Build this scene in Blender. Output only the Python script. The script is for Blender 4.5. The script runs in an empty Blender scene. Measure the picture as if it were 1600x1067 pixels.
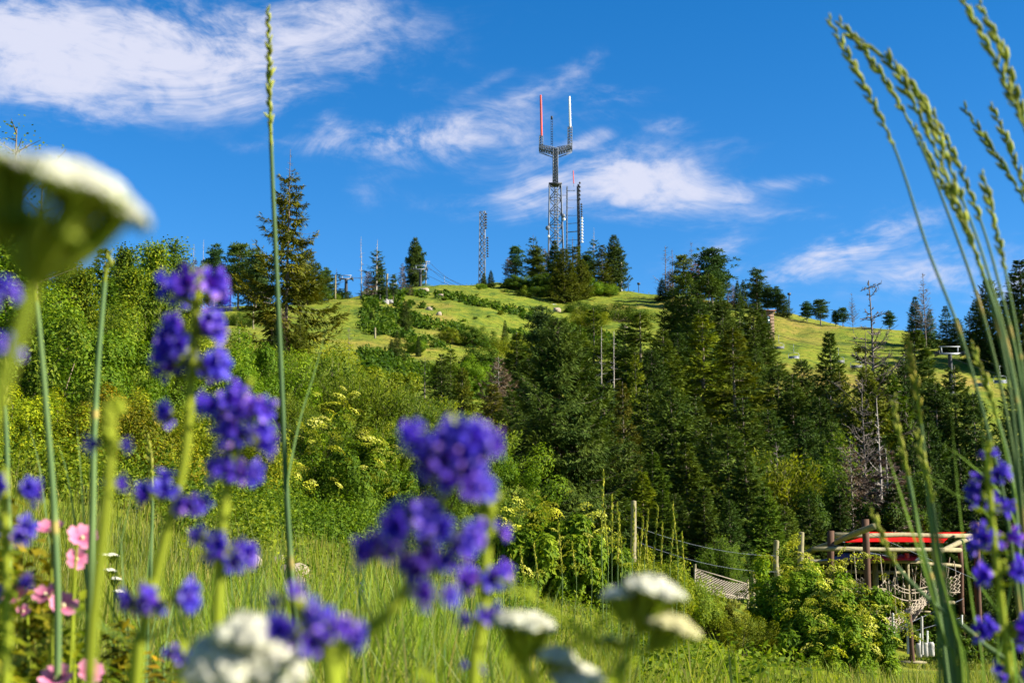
import bpy, math, random
import numpy as np
from mathutils import Vector, Matrix

random.seed(7)
rng = np.random.default_rng(7)
PI = math.pi
scene = bpy.context.scene
COL = scene.collection

# ------------------------------------------------------------------ camera
FPX = 2222.0                       # focal length in photograph pixels (1600 wide)
TH = math.atan(366.5 / FPX)        # the camera looks uphill a little
cam_data = bpy.data.cameras.new('camera')
cam_data.sensor_width = 36.0
cam_data.lens = 36.0 * FPX / 1600.0
cam_data.clip_start = 0.05
cam_data.clip_end = 9000.0
cam_data.dof.use_dof = True
cam_data.dof.focus_distance = 13.0
cam_data.dof.aperture_fstop = 9.5
cam = bpy.data.objects.new('camera', cam_data)
COL.objects.link(cam)
cam.rotation_euler = (PI / 2 + TH, 0, 0)
scene.camera = cam

# ------------------------------------------------------------------ light
SUN = Vector((0.83, -0.16, 0.53)).normalized()      # towards the sun
sun_data = bpy.data.lights.new('sun', 'SUN')
sun_data.energy = 5.0
sun_data.angle = math.radians(0.53)
sun_data.color = (1.0, 0.93, 0.80)
sun = bpy.data.objects.new('sun', sun_data)
COL.objects.link(sun)
sun.rotation_euler = (-SUN).to_track_quat('-Z', 'Y').to_euler()
scene.view_settings.view_transform = 'Standard'
scene.view_settings.look = 'None'
scene.view_settings.gamma = 1.0
scene.view_settings.exposure = 1.55
scene.cycles.max_bounces = 8
scene.cycles.transparent_max_bounces = 8
scene.cycles.use_denoising = True


def ray(px, py):
    """direction through a photograph pixel, scaled so that y = 1"""
    u = (px - 800.0) / FPX
    v = (533.5 - py) / FPX
    y = math.cos(TH) - v * math.sin(TH)
    z = math.sin(TH) + v * math.cos(TH)
    return np.array((u / y, 1.0, z / y))


def at(px, py, d):
    return ray(px, py) * d


# ------------------------------------------------------------------ sky
world = bpy.data.worlds.new('World')
scene.world = world
world.use_nodes = True
wn, wl = world.node_tree.nodes, world.node_tree.links
wn.clear()


def wnode(t, **kw):
    n = wn.new(t)
    for k, v in kw.items():
        setattr(n, k, v)
    return n


def wmath(op, a, b=None, c=None, clamp=False):
    n = wn.new('ShaderNodeMath')
    n.operation = op
    n.use_clamp = clamp
    for i, v in enumerate((a, b, c)):
        if v is None:
            continue
        if isinstance(v, (int, float)):
            n.inputs[i].default_value = v
        else:
            wl.new(v, n.inputs[i])
    return n.outputs[0]


sky = wnode('ShaderNodeTexSky', sky_type='NISHITA', sun_disc=False)
sky.sun_elevation = math.asin(SUN.z)
sky.sun_rotation = math.atan2(SUN.x, SUN.y)
sky.altitude = 2200
sky.air_density = 1.0
sky.dust_density = 0.8
sky.ozone_density = 3.0
hs = wnode('ShaderNodeHueSaturation')
hs.inputs['Hue'].default_value = 0.502
hs.inputs['Saturation'].default_value = 1.36
hs.inputs['Value'].default_value = 0.79
wl.new(sky.outputs[0], hs.inputs['Color'])
tc = wnode('ShaderNodeTexCoord')
sep = wnode('ShaderNodeSeparateXYZ')
wl.new(tc.outputs['Generated'], sep.inputs[0])
X, Y, Z = sep.outputs
ysafe = wmath('MAXIMUM', Y, 0.08)
U = wmath('DIVIDE', X, ysafe)
V = wmath('DIVIDE', Z, ysafe)
# where the cloud banks of the day stand (direction, reach, tilt, density)
BANKS = [
    (140, 75, 340, 80, 0.03, .95), (20, 50, 280, 85, 0.0, .6), (330, 125, 130, 42, -0.25, .75), (470, 45, 120, 60, 0.2, .55), (560, 20, 60, 40, .2, .4),
    (130, 195, 80, 26, 0.5, .42), (600, 218, 110, 22, 0.05, .75), (700, 208, 110, 32, 0.12, .78),
    (790, 172, 60, 26, 0.4, .5), (905, 108, 45, 20, 0.5, .32), (950, 150, 70, 14, 0.0, .42),
    (915, 222, 48, 11, 0.35, .62), (780, 245, 90, 40, 0, .38), (850, 305, 90, 36, 0.15, .68), (985, 285, 110, 45, -.1, .85), (1080, 310, 95, 20, -.05, .55),
    (1235, 285, 75, 11, .1, .42), (1048, 198, 45, 15, 0, .42), (1120, 225, 60, 20, 0, .22),
    (1280, 405, 120, 26, .28, .72), (1370, 365, 110, 22, .25, .55), (1440, 415, 130, 42, .1, .6),
    (1470, 435, 60, 18, 0, .5), (1110, 400, 70, 24, .2, .5), (572, 306, 34, 34, -.4, .28), (430, 224, 70, 12, .1, .30),
    (630, 62, 26, 11, .2, .26), (690, 320, 60, 26, -.3, .18), (1560, 440, 110, 40, 0, .5), (1180, 340, 90, 14, .15, .3), (1330, 330, 80, 12, .2, .35), (760, 130, 50, 12, .5, .3), (850, 140, 50, 14, .3, .4), (960, 180, 80, 12, -.05, .3), (300, 170, 90, 20, -.1, .35), (240, 150, 90, 20, .1, .4), (690, 250, 120, 18, .1, .3), (1150, 300, 80, 14, .1, .4), (520, 190, 30, 14, -.4, .45),
]
cov = None
for (bx, by, rx, ry, rot, amp) in BANKS:
    r0 = ray(bx, by)
    c, s = math.cos(rot), math.sin(rot)
    du = wmath('SUBTRACT', U, float(r0[0]))
    dv = wmath('SUBTRACT', V, float(r0[2]))
    kx, ky = FPX / (rx * 1.22), FPX / (ry * 1.3)
    e1 = wmath('MULTIPLY_ADD', du, c * kx, wmath('MULTIPLY', dv, s * kx))
    e2 = wmath('MULTIPLY_ADD', du, -s * ky, wmath('MULTIPLY', dv, c * ky))
    q = wmath('MULTIPLY_ADD', e1, e1, wmath('MULTIPLY', e2, e2))
    g = wmath('MULTIPLY', wmath('EXPONENT', wmath('MULTIPLY', q, -0.8)), amp)
    cov = g if cov is None else wmath('MAXIMUM', cov, wmath('MULTIPLY_ADD', g, 0.35, wmath('MULTIPLY', cov, 0.9)))
    if cov is not g:
        cov = wmath('MAXIMUM', cov, g)
front = wmath('MULTIPLY', wmath('SUBTRACT', Y, 0.25), 5.0, clamp=True)
cov = wmath('MULTIPLY', cov, front)
# the rest of the sky carries the same kind of scattered thin cloud
lay = wnode('ShaderNodeVectorMath', operation='SCALE')
wl.new(tc.outputs['Generated'], lay.inputs[0])
wl.new(wmath('DIVIDE', 1.0, wmath('ADD', wmath('MAXIMUM', Z, 0.0), 0.22)), lay.inputs['Scale'])
gen = wnode('ShaderNodeTexNoise')
gen.inputs['Scale'].default_value = 1.3
gen.inputs['Detail'].default_value = 3
wl.new(lay.outputs[0], gen.inputs['Vector'])
inframe = wmath('MULTIPLY', wmath('LESS_THAN', wmath('ABSOLUTE', U), 0.5), wmath('LESS_THAN', V, 0.5))
inframe = wmath('MULTIPLY', inframe, wmath('GREATER_THAN', Y, 0.0))
elsewhere = wmath('MULTIPLY', wmath('SUBTRACT', gen.outputs[0], 0.5), 5.0, clamp=True)
elsewhere = wmath('MULTIPLY', elsewhere, wmath('SUBTRACT', 1.0, inframe))
cov = wmath('MAXIMUM', cov, wmath('MULTIPLY', elsewhere, 0.7))
# wispy break-up
mp = wnode('ShaderNodeMapping')
mp.inputs['Rotation'].default_value = (0, 0.30, 0)
mp.inputs['Scale'].default_value = (1.0, 1.0, 2.3)
wl.new(tc.outputs['Generated'], mp.inputs['Vector'])
wis = wnode('ShaderNodeTexNoise')
wis.inputs['Scale'].default_value = 9.0
wis.inputs['Detail'].default_value = 9
wis.inputs['Roughness'].default_value = 0.66
wis.inputs['Distortion'].default_value = 0.8
wl.new(mp.outputs[0], wis.inputs['Vector'])
fine = wnode('ShaderNodeTexNoise')
fine.inputs['Scale'].default_value = 38.0
fine.inputs['Detail'].default_value = 6
fine.inputs['Distortion'].default_value = 1.2
wl.new(mp.outputs[0], fine.inputs['Vector'])
nz = wmath('MULTIPLY_ADD', wis.outputs[0], 3.0, -1.5)
nz = wmath('MULTIPLY_ADD', fine.outputs[0], 0.9, wmath('ADD', nz, -0.45))
den = wmath('MULTIPLY', cov, wmath('ADD', nz, 1.0))
den = wmath('MULTIPLY_ADD', nz, 0.28, wmath('SUBTRACT', den, 0.13))
mr = wnode('ShaderNodeMapRange', interpolation_type='SMOOTHERSTEP')
mr.inputs['From Min'].default_value = -0.04
mr.inputs['From Max'].default_value = 1.22
mr.inputs['To Max'].default_value = 0.9
wl.new(den, mr.inputs['Value'])
covgate = wmath('MULTIPLY', cov, 6.0, clamp=True)
dens = wmath('MULTIPLY', mr.outputs[0], covgate)
mix = wnode('ShaderNodeMix', data_type='RGBA')
wl.new(dens, mix.inputs['Factor'])
wl.new(hs.outputs[0], mix.inputs['A'])
mix.inputs['B'].default_value = (3.25, 3.3, 3.9, 1)
bg = wnode('ShaderNodeBackground')
bg.inputs['Strength'].default_value = 0.085
wl.new(mix.outputs['Result'], bg.inputs['Color'])
wo = wnode('ShaderNodeOutputWorld')
wl.new(bg.outputs[0], wo.inputs['Surface'])

# ------------------------------------------------------------------ terrain shape
#   photograph column -> (distance in metres, photograph row where the ground shows there)
PROF = {
    -300: [(8, 940), (14, 740), (20, 670), (30, 630), (45, 585), (70, 555), (100, 535), (140, 515), (200, 495), (270, 475)],
    0: [(8, 965), (14, 780), (20, 705), (30, 655), (45, 605), (70, 570), (100, 545), (140, 525), (200, 503), (270, 483)],
    200: [(8, 990), (14, 830), (20, 745), (30, 690), (45, 640), (70, 590), (100, 560), (140, 535), (200, 510), (280, 487)],
    340: [(8, 1005), (14, 872), (20, 800), (30, 730), (45, 680), (70, 625), (100, 580), (140, 545), (200, 515), (280, 478)],
    440: [(8, 1010), (14, 890), (20, 835), (30, 770), (45, 710), (70, 655), (100, 600), (140, 550), (200, 520), (300, 470)],
    520: [(8, 1012), (14, 897), (20, 850), (30, 800), (45, 745), (70, 690), (100, 640), (140, 590), (200, 540), (330, 455)],
    620: [(8, 1014), (14, 902), (20, 862), (30, 822), (45, 775), (70, 720), (100, 670), (140, 610), (200, 550), (370, 445)],
    740: [(8, 1022), (14, 918), (20, 885), (30, 845), (45, 820), (70, 785), (100, 730), (140, 655), (200, 570), (395, 436)],
    860: [(8, 1040), (14, 955), (20, 925), (30, 890), (45, 855), (70, 832), (100, 770), (140, 685), (200, 595), (280, 520), (405, 446)],
    1000: [(8, 1055), (14, 1000), (20, 965), (30, 925), (45, 895), (70, 880), (100, 815), (140, 715), (200, 610), (280, 535), (400, 451)],
    1130: [(8, 1070), (14, 1045), (20, 1015), (30, 975), (45, 940), (70, 930), (100, 850), (140, 740), (200, 630), (280, 548), (385, 463)],
    1250: [(8, 1075), (14, 1075), (20, 1066), (30, 1035), (45, 1005), (70, 985), (100, 880), (140, 760), (200, 645), (280, 555), (370, 485)],
    1400: [(8, 1090), (14, 1090), (20, 1080), (30, 1065), (45, 1045), (70, 1038), (100, 915), (140, 775), (200, 655), (280, 565), (340, 506)],
    1600: [(8, 1090), (14, 1090), (20, 1080), (30, 1065), (45, 1045), (70, 1035), (100, 940), (140, 800), (200, 690), (255, 605), (315, 538)],
    1900: [(8, 1090), (14, 1090), (20, 1080), (30, 1068), (45, 1050), (70, 1045), (100, 960), (140, 830), (200, 720), (300, 600)],
}
EYE = 0.55
UG = np.linspace(math.log(2.0), math.log(2500.0), 400)
AG = np.linspace(-0.52, 0.52, 131)
cols = sorted(PROF)
colA = np.array([(c - 800) / FPX for c in cols])
tab = []
for c in cols:
    pts = [(2.0, -EYE), (4.5, -EYE * 1.0)]
    for d, py in PROF[c]:
        pts.append((d, ray(c, py)[2] * d))
    dR, zR = pts[-1]
    pts += [(dR + 40, zR - 1.5), (dR + 150, zR - 22), (dR + 500, zR - 80), (2600, zR - 120)]
    tab.append(np.interp(np.exp(UG), [p[0] for p in pts], [p[1] for p in pts]))
tab = np.array(tab)
ZG = np.stack([np.interp(AG, colA, tab[:, j]) for j in range(len(UG))], axis=1)
for _ in range(7):
    Zp = np.pad(ZG, ((1, 1), (0, 0)), 'edge')
    ZG = (Zp[:-2] + 2 * Zp[1:-1] + Zp[2:]) / 4
for _ in range(2):
    Zp = np.pad(ZG, ((0, 0), (1, 1)), 'edge')
    ZG = (Zp[:, :-2] + 2 * Zp[:, 1:-1] + Zp[:, 2:]) / 4
ZMEAN = ZG.mean(axis=0)


def _look(a, d):
    fa = np.clip((a - AG[0]) / (AG[1] - AG[0]), 0, len(AG) - 1.001)
    fu = np.clip((np.log(np.maximum(d, 1e-3)) - UG[0]) / (UG[1] - UG[0]), 0, len(UG) - 1.001)
    i, j = fa.astype(int), fu.astype(int)
    ta, tu = fa - i, fu - j
    return (ZG[i, j] * (1 - ta) * (1 - tu) + ZG[i + 1, j] * ta * (1 - tu) + ZG[i, j + 1] * (1 - ta) * tu + ZG[i + 1, j + 1] * ta * tu)


def ground(x, y):
    x = np.asarray(x, float)
    y = np.asarray(y, float)
    r = np.hypot(x, y)
    az = np.arctan2(x, y)
    azc = np.clip(az, -0.50, 0.50)
    d = r * np.cos(azc)
    z = _look(np.tan(azc), d)
    w = np.clip((PI - np.abs(az)) / (PI - 1.0), 0, 1)
    fu = np.clip((np.log(np.maximum(r, 1e-3)) - UG[0]) / (UG[1] - UG[0]), 0, len(UG) - 1.001)
    zm = np.interp(fu, np.arange(len(UG)), ZMEAN) * 0.35 - 0.35
    z = w * z + (1 - w) * zm
    amp = np.clip(r, 0, 160) * 0.0022
    n = (np.sin(x * .71 + 1.3 * np.sin(y * .23)) * np.sin(y * .53 + x * .17) * .6 + np.sin(x * .19 + 2) * np.sin(y * .13 + 1) * 1.3
         + .35 * np.sin(x * 1.9 + y * .7) * np.sin(y * 1.7 - x * .4))
    return z + amp * n


def gz(x, y):
    return float(ground(np.array([x]), np.array([y]))[0])


# ------------------------------------------------------------------ mesh helpers
class MB:
    def __init__(self):
        self.V, self.R, self.F, self.n = [], [], [], 0

    def add(self, v, f, rnd=0.5, mi=0):
        v = np.asarray(v, np.float32).reshape(-1, 3)
        f = np.asarray(f, np.int32)
        if np.isscalar(rnd):
            rnd = np.full(len(v), rnd, np.float32)
        self.V.append(v)
        self.R.append(np.asarray(rnd, np.float32))
        self.F.append((f + self.n, mi))
        self.n += len(v)
        return self

    def mesh(self, name, mats, smooth=False):
        V = np.concatenate(self.V)
        R = np.concatenate(self.R)
        me = bpy.data.meshes.new(name)
        me.vertices.add(len(V))
        me.vertices.foreach_set('co', V.ravel())
        loops = np.concatenate([f.ravel() for f, _ in self.F])
        tot = np.concatenate([np.full(len(f), f.shape[1], np.int32) for f, _ in self.F])
        mi = np.concatenate([np.full(len(f), m, np.int32) for f, m in self.F])
        me.loops.add(len(loops))
        me.loops.foreach_set('vertex_index', loops)
        me.polygons.add(len(tot))
        me.polygons.foreach_set('loop_start', np.concatenate(([0], np.cumsum(tot)[:-1])).astype(np.int32))
        me.polygons.foreach_set('material_index', mi)
        if smooth:
            me.polygons.foreach_set('use_smooth', np.ones(len(tot), bool))
        me.update(calc_edges=True)
        a = me.attributes.new('rnd', 'FLOAT', 'POINT')
        a.data.foreach_set('value', R)
        for m in (mats if isinstance(mats, (list, tuple)) else [mats]):
            me.materials.append(m)
        return me

    def build(self, name, mats, parent=None, smooth=False):
        return link(name, self.mesh(name, mats, smooth), parent)


def link(name, me, parent=None, loc=None):
    o = bpy.data.objects.new(name, me)
    COL.objects.link(o)
    if parent is not None:
        o.parent = parent
    if loc is not None:
        o.location = loc
    return o


def tag(o, label=None, cat=None, group=None, kind=None):
    if label:
        o['label'] = label
    if cat:
        o['category'] = cat
    if group:
        o['group'] = group
    if kind:
        o['kind'] = kind
    return o


def thing(name, label, cat, loc=(0, 0, 0), group=None, rz=0.0, scale=None):
    o = bpy.data.objects.new(name, None)
    o.empty_display_size = 0.1
    COL.objects.link(o)
    o.location = loc
    o.rotation_euler = (0, 0, rz)
    if scale is not None:
        o.scale = scale
    return tag(o, label, cat, group)


def nrm(v):
    return v / np.maximum(np.linalg.norm(v, axis=-1, keepdims=True), 1e-9)


def tubes(P, R, sides=4, cap=False):
    """P (N,K,3) paths, R (N,K) radii -> verts, quads"""
    P = np.asarray(P, float)
    R = np.asarray(R, float)
    if P.ndim == 2:
        P, R = P[None], R[None]
    N, K, _ = P.shape
    T = np.gradient(P, axis=1) if K > 1 else P
    T = nrm(T)
    ov = nrm(P[:, -1] - P[:, 0])
    ref = np.where(np.abs(ov[:, 2:3]) > .9, np.array([[1., 0, 0]]), np.array([[0., 0, 1]]))
    A = nrm(np.cross(T, ref[:, None, :]))
    B = np.cross(T, A)
    ang = np.arange(sides) * 2 * PI / sides
    ring = (A[:, :, None, :] * np.cos(ang)[None, None, :, None] + B[:, :, None, :] * np.sin(ang)[None, None, :, None]) * R[:, :, None, None] + P[:, :, None, :]
    V = ring.reshape(-1, 3)
    k = np.arange(K - 1)[:, None]
    s = np.arange(sides)[None, :]
    f = np.stack([k * sides + s, k * sides + (s + 1) % sides, (k + 1) * sides + (s + 1) % sides, (k + 1) * sides + s], -1).reshape(-1, 4)
    F = (f[None] + (np.arange(N) * K * sides)[:, None, None]).reshape(-1, 4)
    return V, F


def struts(segs, r, sides=4, mb=None, rnd=0.5, mi=0):
    mb = mb or MB()
    segs = np.asarray(segs, float)
    rr = np.broadcast_to(np.asarray(r, float), (len(segs),))
    V, F = tubes(segs, np.stack([rr, rr], 1), sides)
    mb.add(V, F, rnd, mi)
    # end caps
    if sides == 4:
        b = np.arange(len(segs))[:, None] * 8
        mb2 = np.concatenate([b + np.array([[3, 2, 1, 0]]), b + np.array([[4, 5, 6, 7]])])
        mb.F.append((mb2.astype(np.int32) + mb.n - len(V), mi))
    return mb


def kites(P, D, Nn, L, W, fold=0.15):
    """leaf shaped faces: base P, direction D, normal Nn"""
    D = nrm(D)
    S = nrm(np.cross(D, Nn))
    Nn = np.cross(S, D)
    L = L[:, None]
    W = W[:, None]
    m = P + D * L * .45
    a = m + S * W * .5 + Nn * W * fold
    b = m - S * W * .5 + Nn * W * fold
    t = P + D * L
    V = np.stack([P, a, t, b], 1).reshape(-1, 3)
    i = np.arange(len(P))[:, None] * 4
    F = np.concatenate([i + np.array([[0, 1, 2]]), i + np.array([[0, 2, 3]])])
    return V, F


def box(c, size, rot=None):
    c = np.asarray(c, float)
    s = np.asarray(size, float) / 2
    v = np.array([[x, y, z] for x in (-1, 1) for y in (-1, 1) for z in (-1, 1)], float) * s
    if rot is not None:
        v = v @ np.asarray(rot).T
    f = [[0, 1, 3, 2], [4, 6, 7, 5], [0, 4, 5, 1], [2, 3, 7, 6], [0, 2, 6, 4], [1, 5, 7, 3]]
    return v + c, f


def sphere(c, r, seg=8, rings=5, sc=(1, 1, 1)):
    vs, fs = [], []
    for i in range(rings + 1):
        t = PI * i / rings
        for j in range(seg):
            p = 2 * PI * j / seg
            vs.append((math.sin(t) * math.cos(p) * sc[0] * r + c[0], math.sin(t) * math.sin(p) * sc[1] * r + c[1], math.cos(t) * sc[2] * r + c[2]))
    for i in range(rings):
        for j in range(seg):
            fs.append((i * seg + j, (i + 1) * seg + j, (i + 1) * seg + (j + 1) % seg, i * seg + (j + 1) % seg))
    return vs, fs


def lathe(prof, seg=10):
    """prof: (z, r) list, about z"""
    vs, fs = [], []
    for z, r in prof:
        for j in range(seg):
            p = 2 * PI * j / seg
            vs.append((r * math.cos(p), r * math.sin(p), z))
    for i in range(len(prof) - 1):
        for j in range(seg):
            fs.append((i * seg + j, i * seg + (j + 1) % seg, (i + 1) * seg + (j + 1) % seg, (i + 1) * seg + j))
    return vs, fs


def smooth_path(pts, n):
    """Catmull-Rom through pts"""
    pts = np.asarray(pts, float)
    p = np.concatenate([2 * pts[:1] - pts[1:2], pts, 2 * pts[-1:] - pts[-2:-1]])
    m = len(pts) - 1
    t = np.linspace(0, m - 1e-6, n)
    i = t.astype(int)
    f = (t - i)[:, None]
    a, b, c, d = p[i], p[i + 1], p[i + 2], p[i + 3]
    return .5 * (2 * b + (c - a) * f + (2 * a - 5 * b + 4 * c - d) * f * f + (3 * b - a - 3 * c + d) * f ** 3)


# ------------------------------------------------------------------ materials
def newmat(name):
    m = bpy.data.materials.new(name)
    m.use_nodes = True
    nt = m.node_tree
    nt.nodes.clear()
    out = nt.nodes.new('ShaderNodeOutputMaterial')
    return m, nt, out


def leafmat(name, stops, trans=0.35, rough=0.65, tcol=None, objtint=True, spec=0.10):
    m, nt, out = newmat(name)
    N, Lk = nt.nodes, nt.links
    at_ = N.new('ShaderNodeAttribute')
    at_.attribute_name = 'rnd'
    rp = N.new('ShaderNodeValToRGB')
    el = rp.color_ramp.elements
    while len(el) < len(stops):
        el.new(0.5)
    for e, (p, c) in zip(el, stops):
        e.position = p
        e.color = (*c, 1)
    Lk.new(at_.outputs['Fac'], rp.inputs[0])
    col = rp.outputs[0]
    oi = N.new('ShaderNodeObjectInfo')
    if objtint:
        mx = N.new('ShaderNodeMix')
        mx.data_type = 'RGBA'
        mx.blend_type = 'MULTIPLY'
        mx.inputs['Factor'].default_value = 1
        Lk.new(col, mx.inputs['A'])
        Lk.new(oi.outputs['Color'], mx.inputs['B'])
        col = mx.outputs['Result']
    hv = N.new('ShaderNodeHueSaturation')
    mrn = N.new('ShaderNodeMapRange')
    mrn.inputs['To Min'].default_value = 0.8
    mrn.inputs['To Max'].default_value = 1.2
    Lk.new(oi.outputs['Random'], mrn.inputs['Value'])
    Lk.new(mrn.outputs[0], hv.inputs['Value'])
    Lk.new(col, hv.inputs['Color'])
    col = hv.outputs[0]
    b = N.new('ShaderNodeBsdfPrincipled')
    b.inputs['Roughness'].default_value = rough
    b.inputs['Specular IOR Level'].default_value = spec
    Lk.new(col, b.inputs['Base Color'])
    t = N.new('ShaderNodeBsdfTranslucent')
    tm = N.new('ShaderNodeMix')
    tm.data_type = 'RGBA'
    tm.blend_type = 'MULTIPLY'
    tm.inputs['Factor'].default_value = 1
    tm.inputs['B'].default_value = (*(tcol or (1.5, 1.6, 0.7)), 1)
    Lk.new(col, tm.inputs['A'])
    Lk.new(tm.outputs['Result'], t.inputs['Color'])
    ms = N.new('ShaderNodeMixShader')
    ms.inputs[0].default_value = trans
    Lk.new(b.outputs[0], ms.inputs[1])
    Lk.new(t.outputs[0], ms.inputs[2])
    Lk.new(ms.outputs[0], out.inputs[0])
    return m


def solid(name, c1, c2=None, rough=0.7, metal=0.0, scale=8.0, bump=0.0, spec=0.3, stretch=None):
    m, nt, out = newmat(name)
    N, Lk = nt.nodes, nt.links
    b = N.new('ShaderNodeBsdfPrincipled')
    b.inputs['Roughness'].default_value = rough
    b.inputs['Metallic'].default_value = metal
    b.inputs['Specular IOR Level'].default_value = spec
    tcn = N.new('ShaderNodeTexCoord')
    nz_ = N.new('ShaderNodeTexNoise')
    nz_.inputs['Scale'].default_value = scale
    nz_.inputs['Detail'].default_value = 6
    nz_.inputs['Roughness'].default_value = .65
    src = tcn.outputs['Object']
    if stretch:
        mpn = N.new('ShaderNodeMapping')
        mpn.inputs['Scale'].default_value = stretch
        Lk.new(src, mpn.inputs[0])
        src = mpn.outputs[0]
    Lk.new(src, nz_.inputs['Vector'])
    rp = N.new('ShaderNodeValToRGB')
    rp.color_ramp.elements[0].position = .3
    rp.color_ramp.elements[1].position = .7
    rp.color_ramp.elements[0].color = (*c1, 1)
    rp.color_ramp.elements[1].color = (*(c2 or c1), 1)
    Lk.new(nz_.outputs[0], rp.inputs[0])
    Lk.new(rp.outputs[0], b.inputs['Base Color'])
    if bump:
        bm_ = N.new('ShaderNodeBump')
        bm_.inputs['Strength'].default_value = bump
        Lk.new(nz_.outputs[0], bm_.inputs['Height'])
        Lk.new(bm_.outputs[0], b.inputs['Normal'])
    Lk.new(b.outputs[0], out.inputs[0])
    return m


M = {}
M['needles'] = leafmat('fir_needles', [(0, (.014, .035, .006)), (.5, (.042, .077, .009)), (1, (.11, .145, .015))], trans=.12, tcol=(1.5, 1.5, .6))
M['pine_needles'] = leafmat('pine_needles', [(0, (.018, .040, .013)), (.5, (.045, .080, .020)), (1, (.09, .135, .032))], trans=.2)
M['dead_needles'] = leafmat('dead_needles', [(0, (.06, .042, .03)), (.5, (.12, .085, .055)), (1, (.19, .13, .08))], trans=.15, tcol=(1.2, 1.1, .9))
M['leaf'] = leafmat('shrub_leaves', [(0, (.024, .055, .005)), (.5, (.070, .118, .008)), (1, (.19, .225, .014))], trans=.30)
M['willow'] = leafmat('willow_leaves', [(0, (.030, .062, .007)), (.5, (.074, .118, .010)), (1, (.16, .20, .020))], trans=.35)
M['blossom_cream'] = leafmat('elder_blossom', [(0, (.28, .30, .03)), (.5, (.42, .41, .06)), (1, (.64, .60, .24))], trans=.25, tcol=(1.1, 1.1, .7))
M['grass'] = leafmat('meadow_blades', [(0, (.075, .115, .008)), (.45, (.17, .215, .016)), (.7, (.26, .26, .030)), (.85, (.12, .18, .060)), (1, (.40, .31, .085))], trans=.45)
M['hillgrass'] = leafmat('hill_tufts', [(0, (.05, .09, .014)), (.5, (.13, .15, .022)), (1, (.24, .20, .05))], trans=.3)
M['bark'] = solid('conifer_bark', (.10, .075, .055), (.22, .18, .14), .9, scale=14, bump=.5, stretch=(1, 1, .25))
M['deadwood'] = solid('bleached_wood', (.20, .17, .14), (.42, .38, .33), .85, scale=10, bump=.3, stretch=(1, 1, .2))
M['deadwood_dark'] = solid('weathered_dead_wood', (.07, .055, .045), (.19, .16, .135), .9, scale=10, bump=.3, stretch=(1, 1, .2))
M['galv'] = solid('pale_galvanised', (.20, .22, .24), (.32, .34, .36), .55, .2, scale=3)
M['twig'] = solid('shrub_stems', (.10, .08, .05), (.20, .16, .10), .85, scale=20)
M['steel'] = solid('galvanised_steel', (.09, .108, .135), (.155, .178, .205), .6, .2, scale=3)
M['darksteel'] = solid('dark_steel', (.02, .022, .025), (.05, .052, .055), .55, .3, scale=3)
M['red'] = solid('red_fibreglass', (.58, .05, .025), (.66, .07, .035), .45, scale=1)
M['white'] = solid('white_fibreglass', (.70, .68, .64), (.80, .79, .76), .5, scale=1.5)
M['log'] = solid('weathered_log', (.15, .13, .07), (.30, .26, .14), .85, scale=5, bump=.3, stretch=(1, 1, 1))
M['darklog'] = solid('stained_post', (.05, .025, .014), (.11, .055, .03), .85, scale=6, bump=.3, stretch=(3, 3, .4))
M['rope'] = solid('hemp_rope', (.20, .165, .12), (.34, .29, .22), .95, scale=30)
M['rock'] = solid('pale_boulder', (.20, .16, .11), (.36, .29, .22), .9, scale=5, bump=.6)
M['greyrock'] = solid('grey_boulder', (.18, .17, .16), (.34, .32, .30), .9, scale=4, bump=.6)

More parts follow.
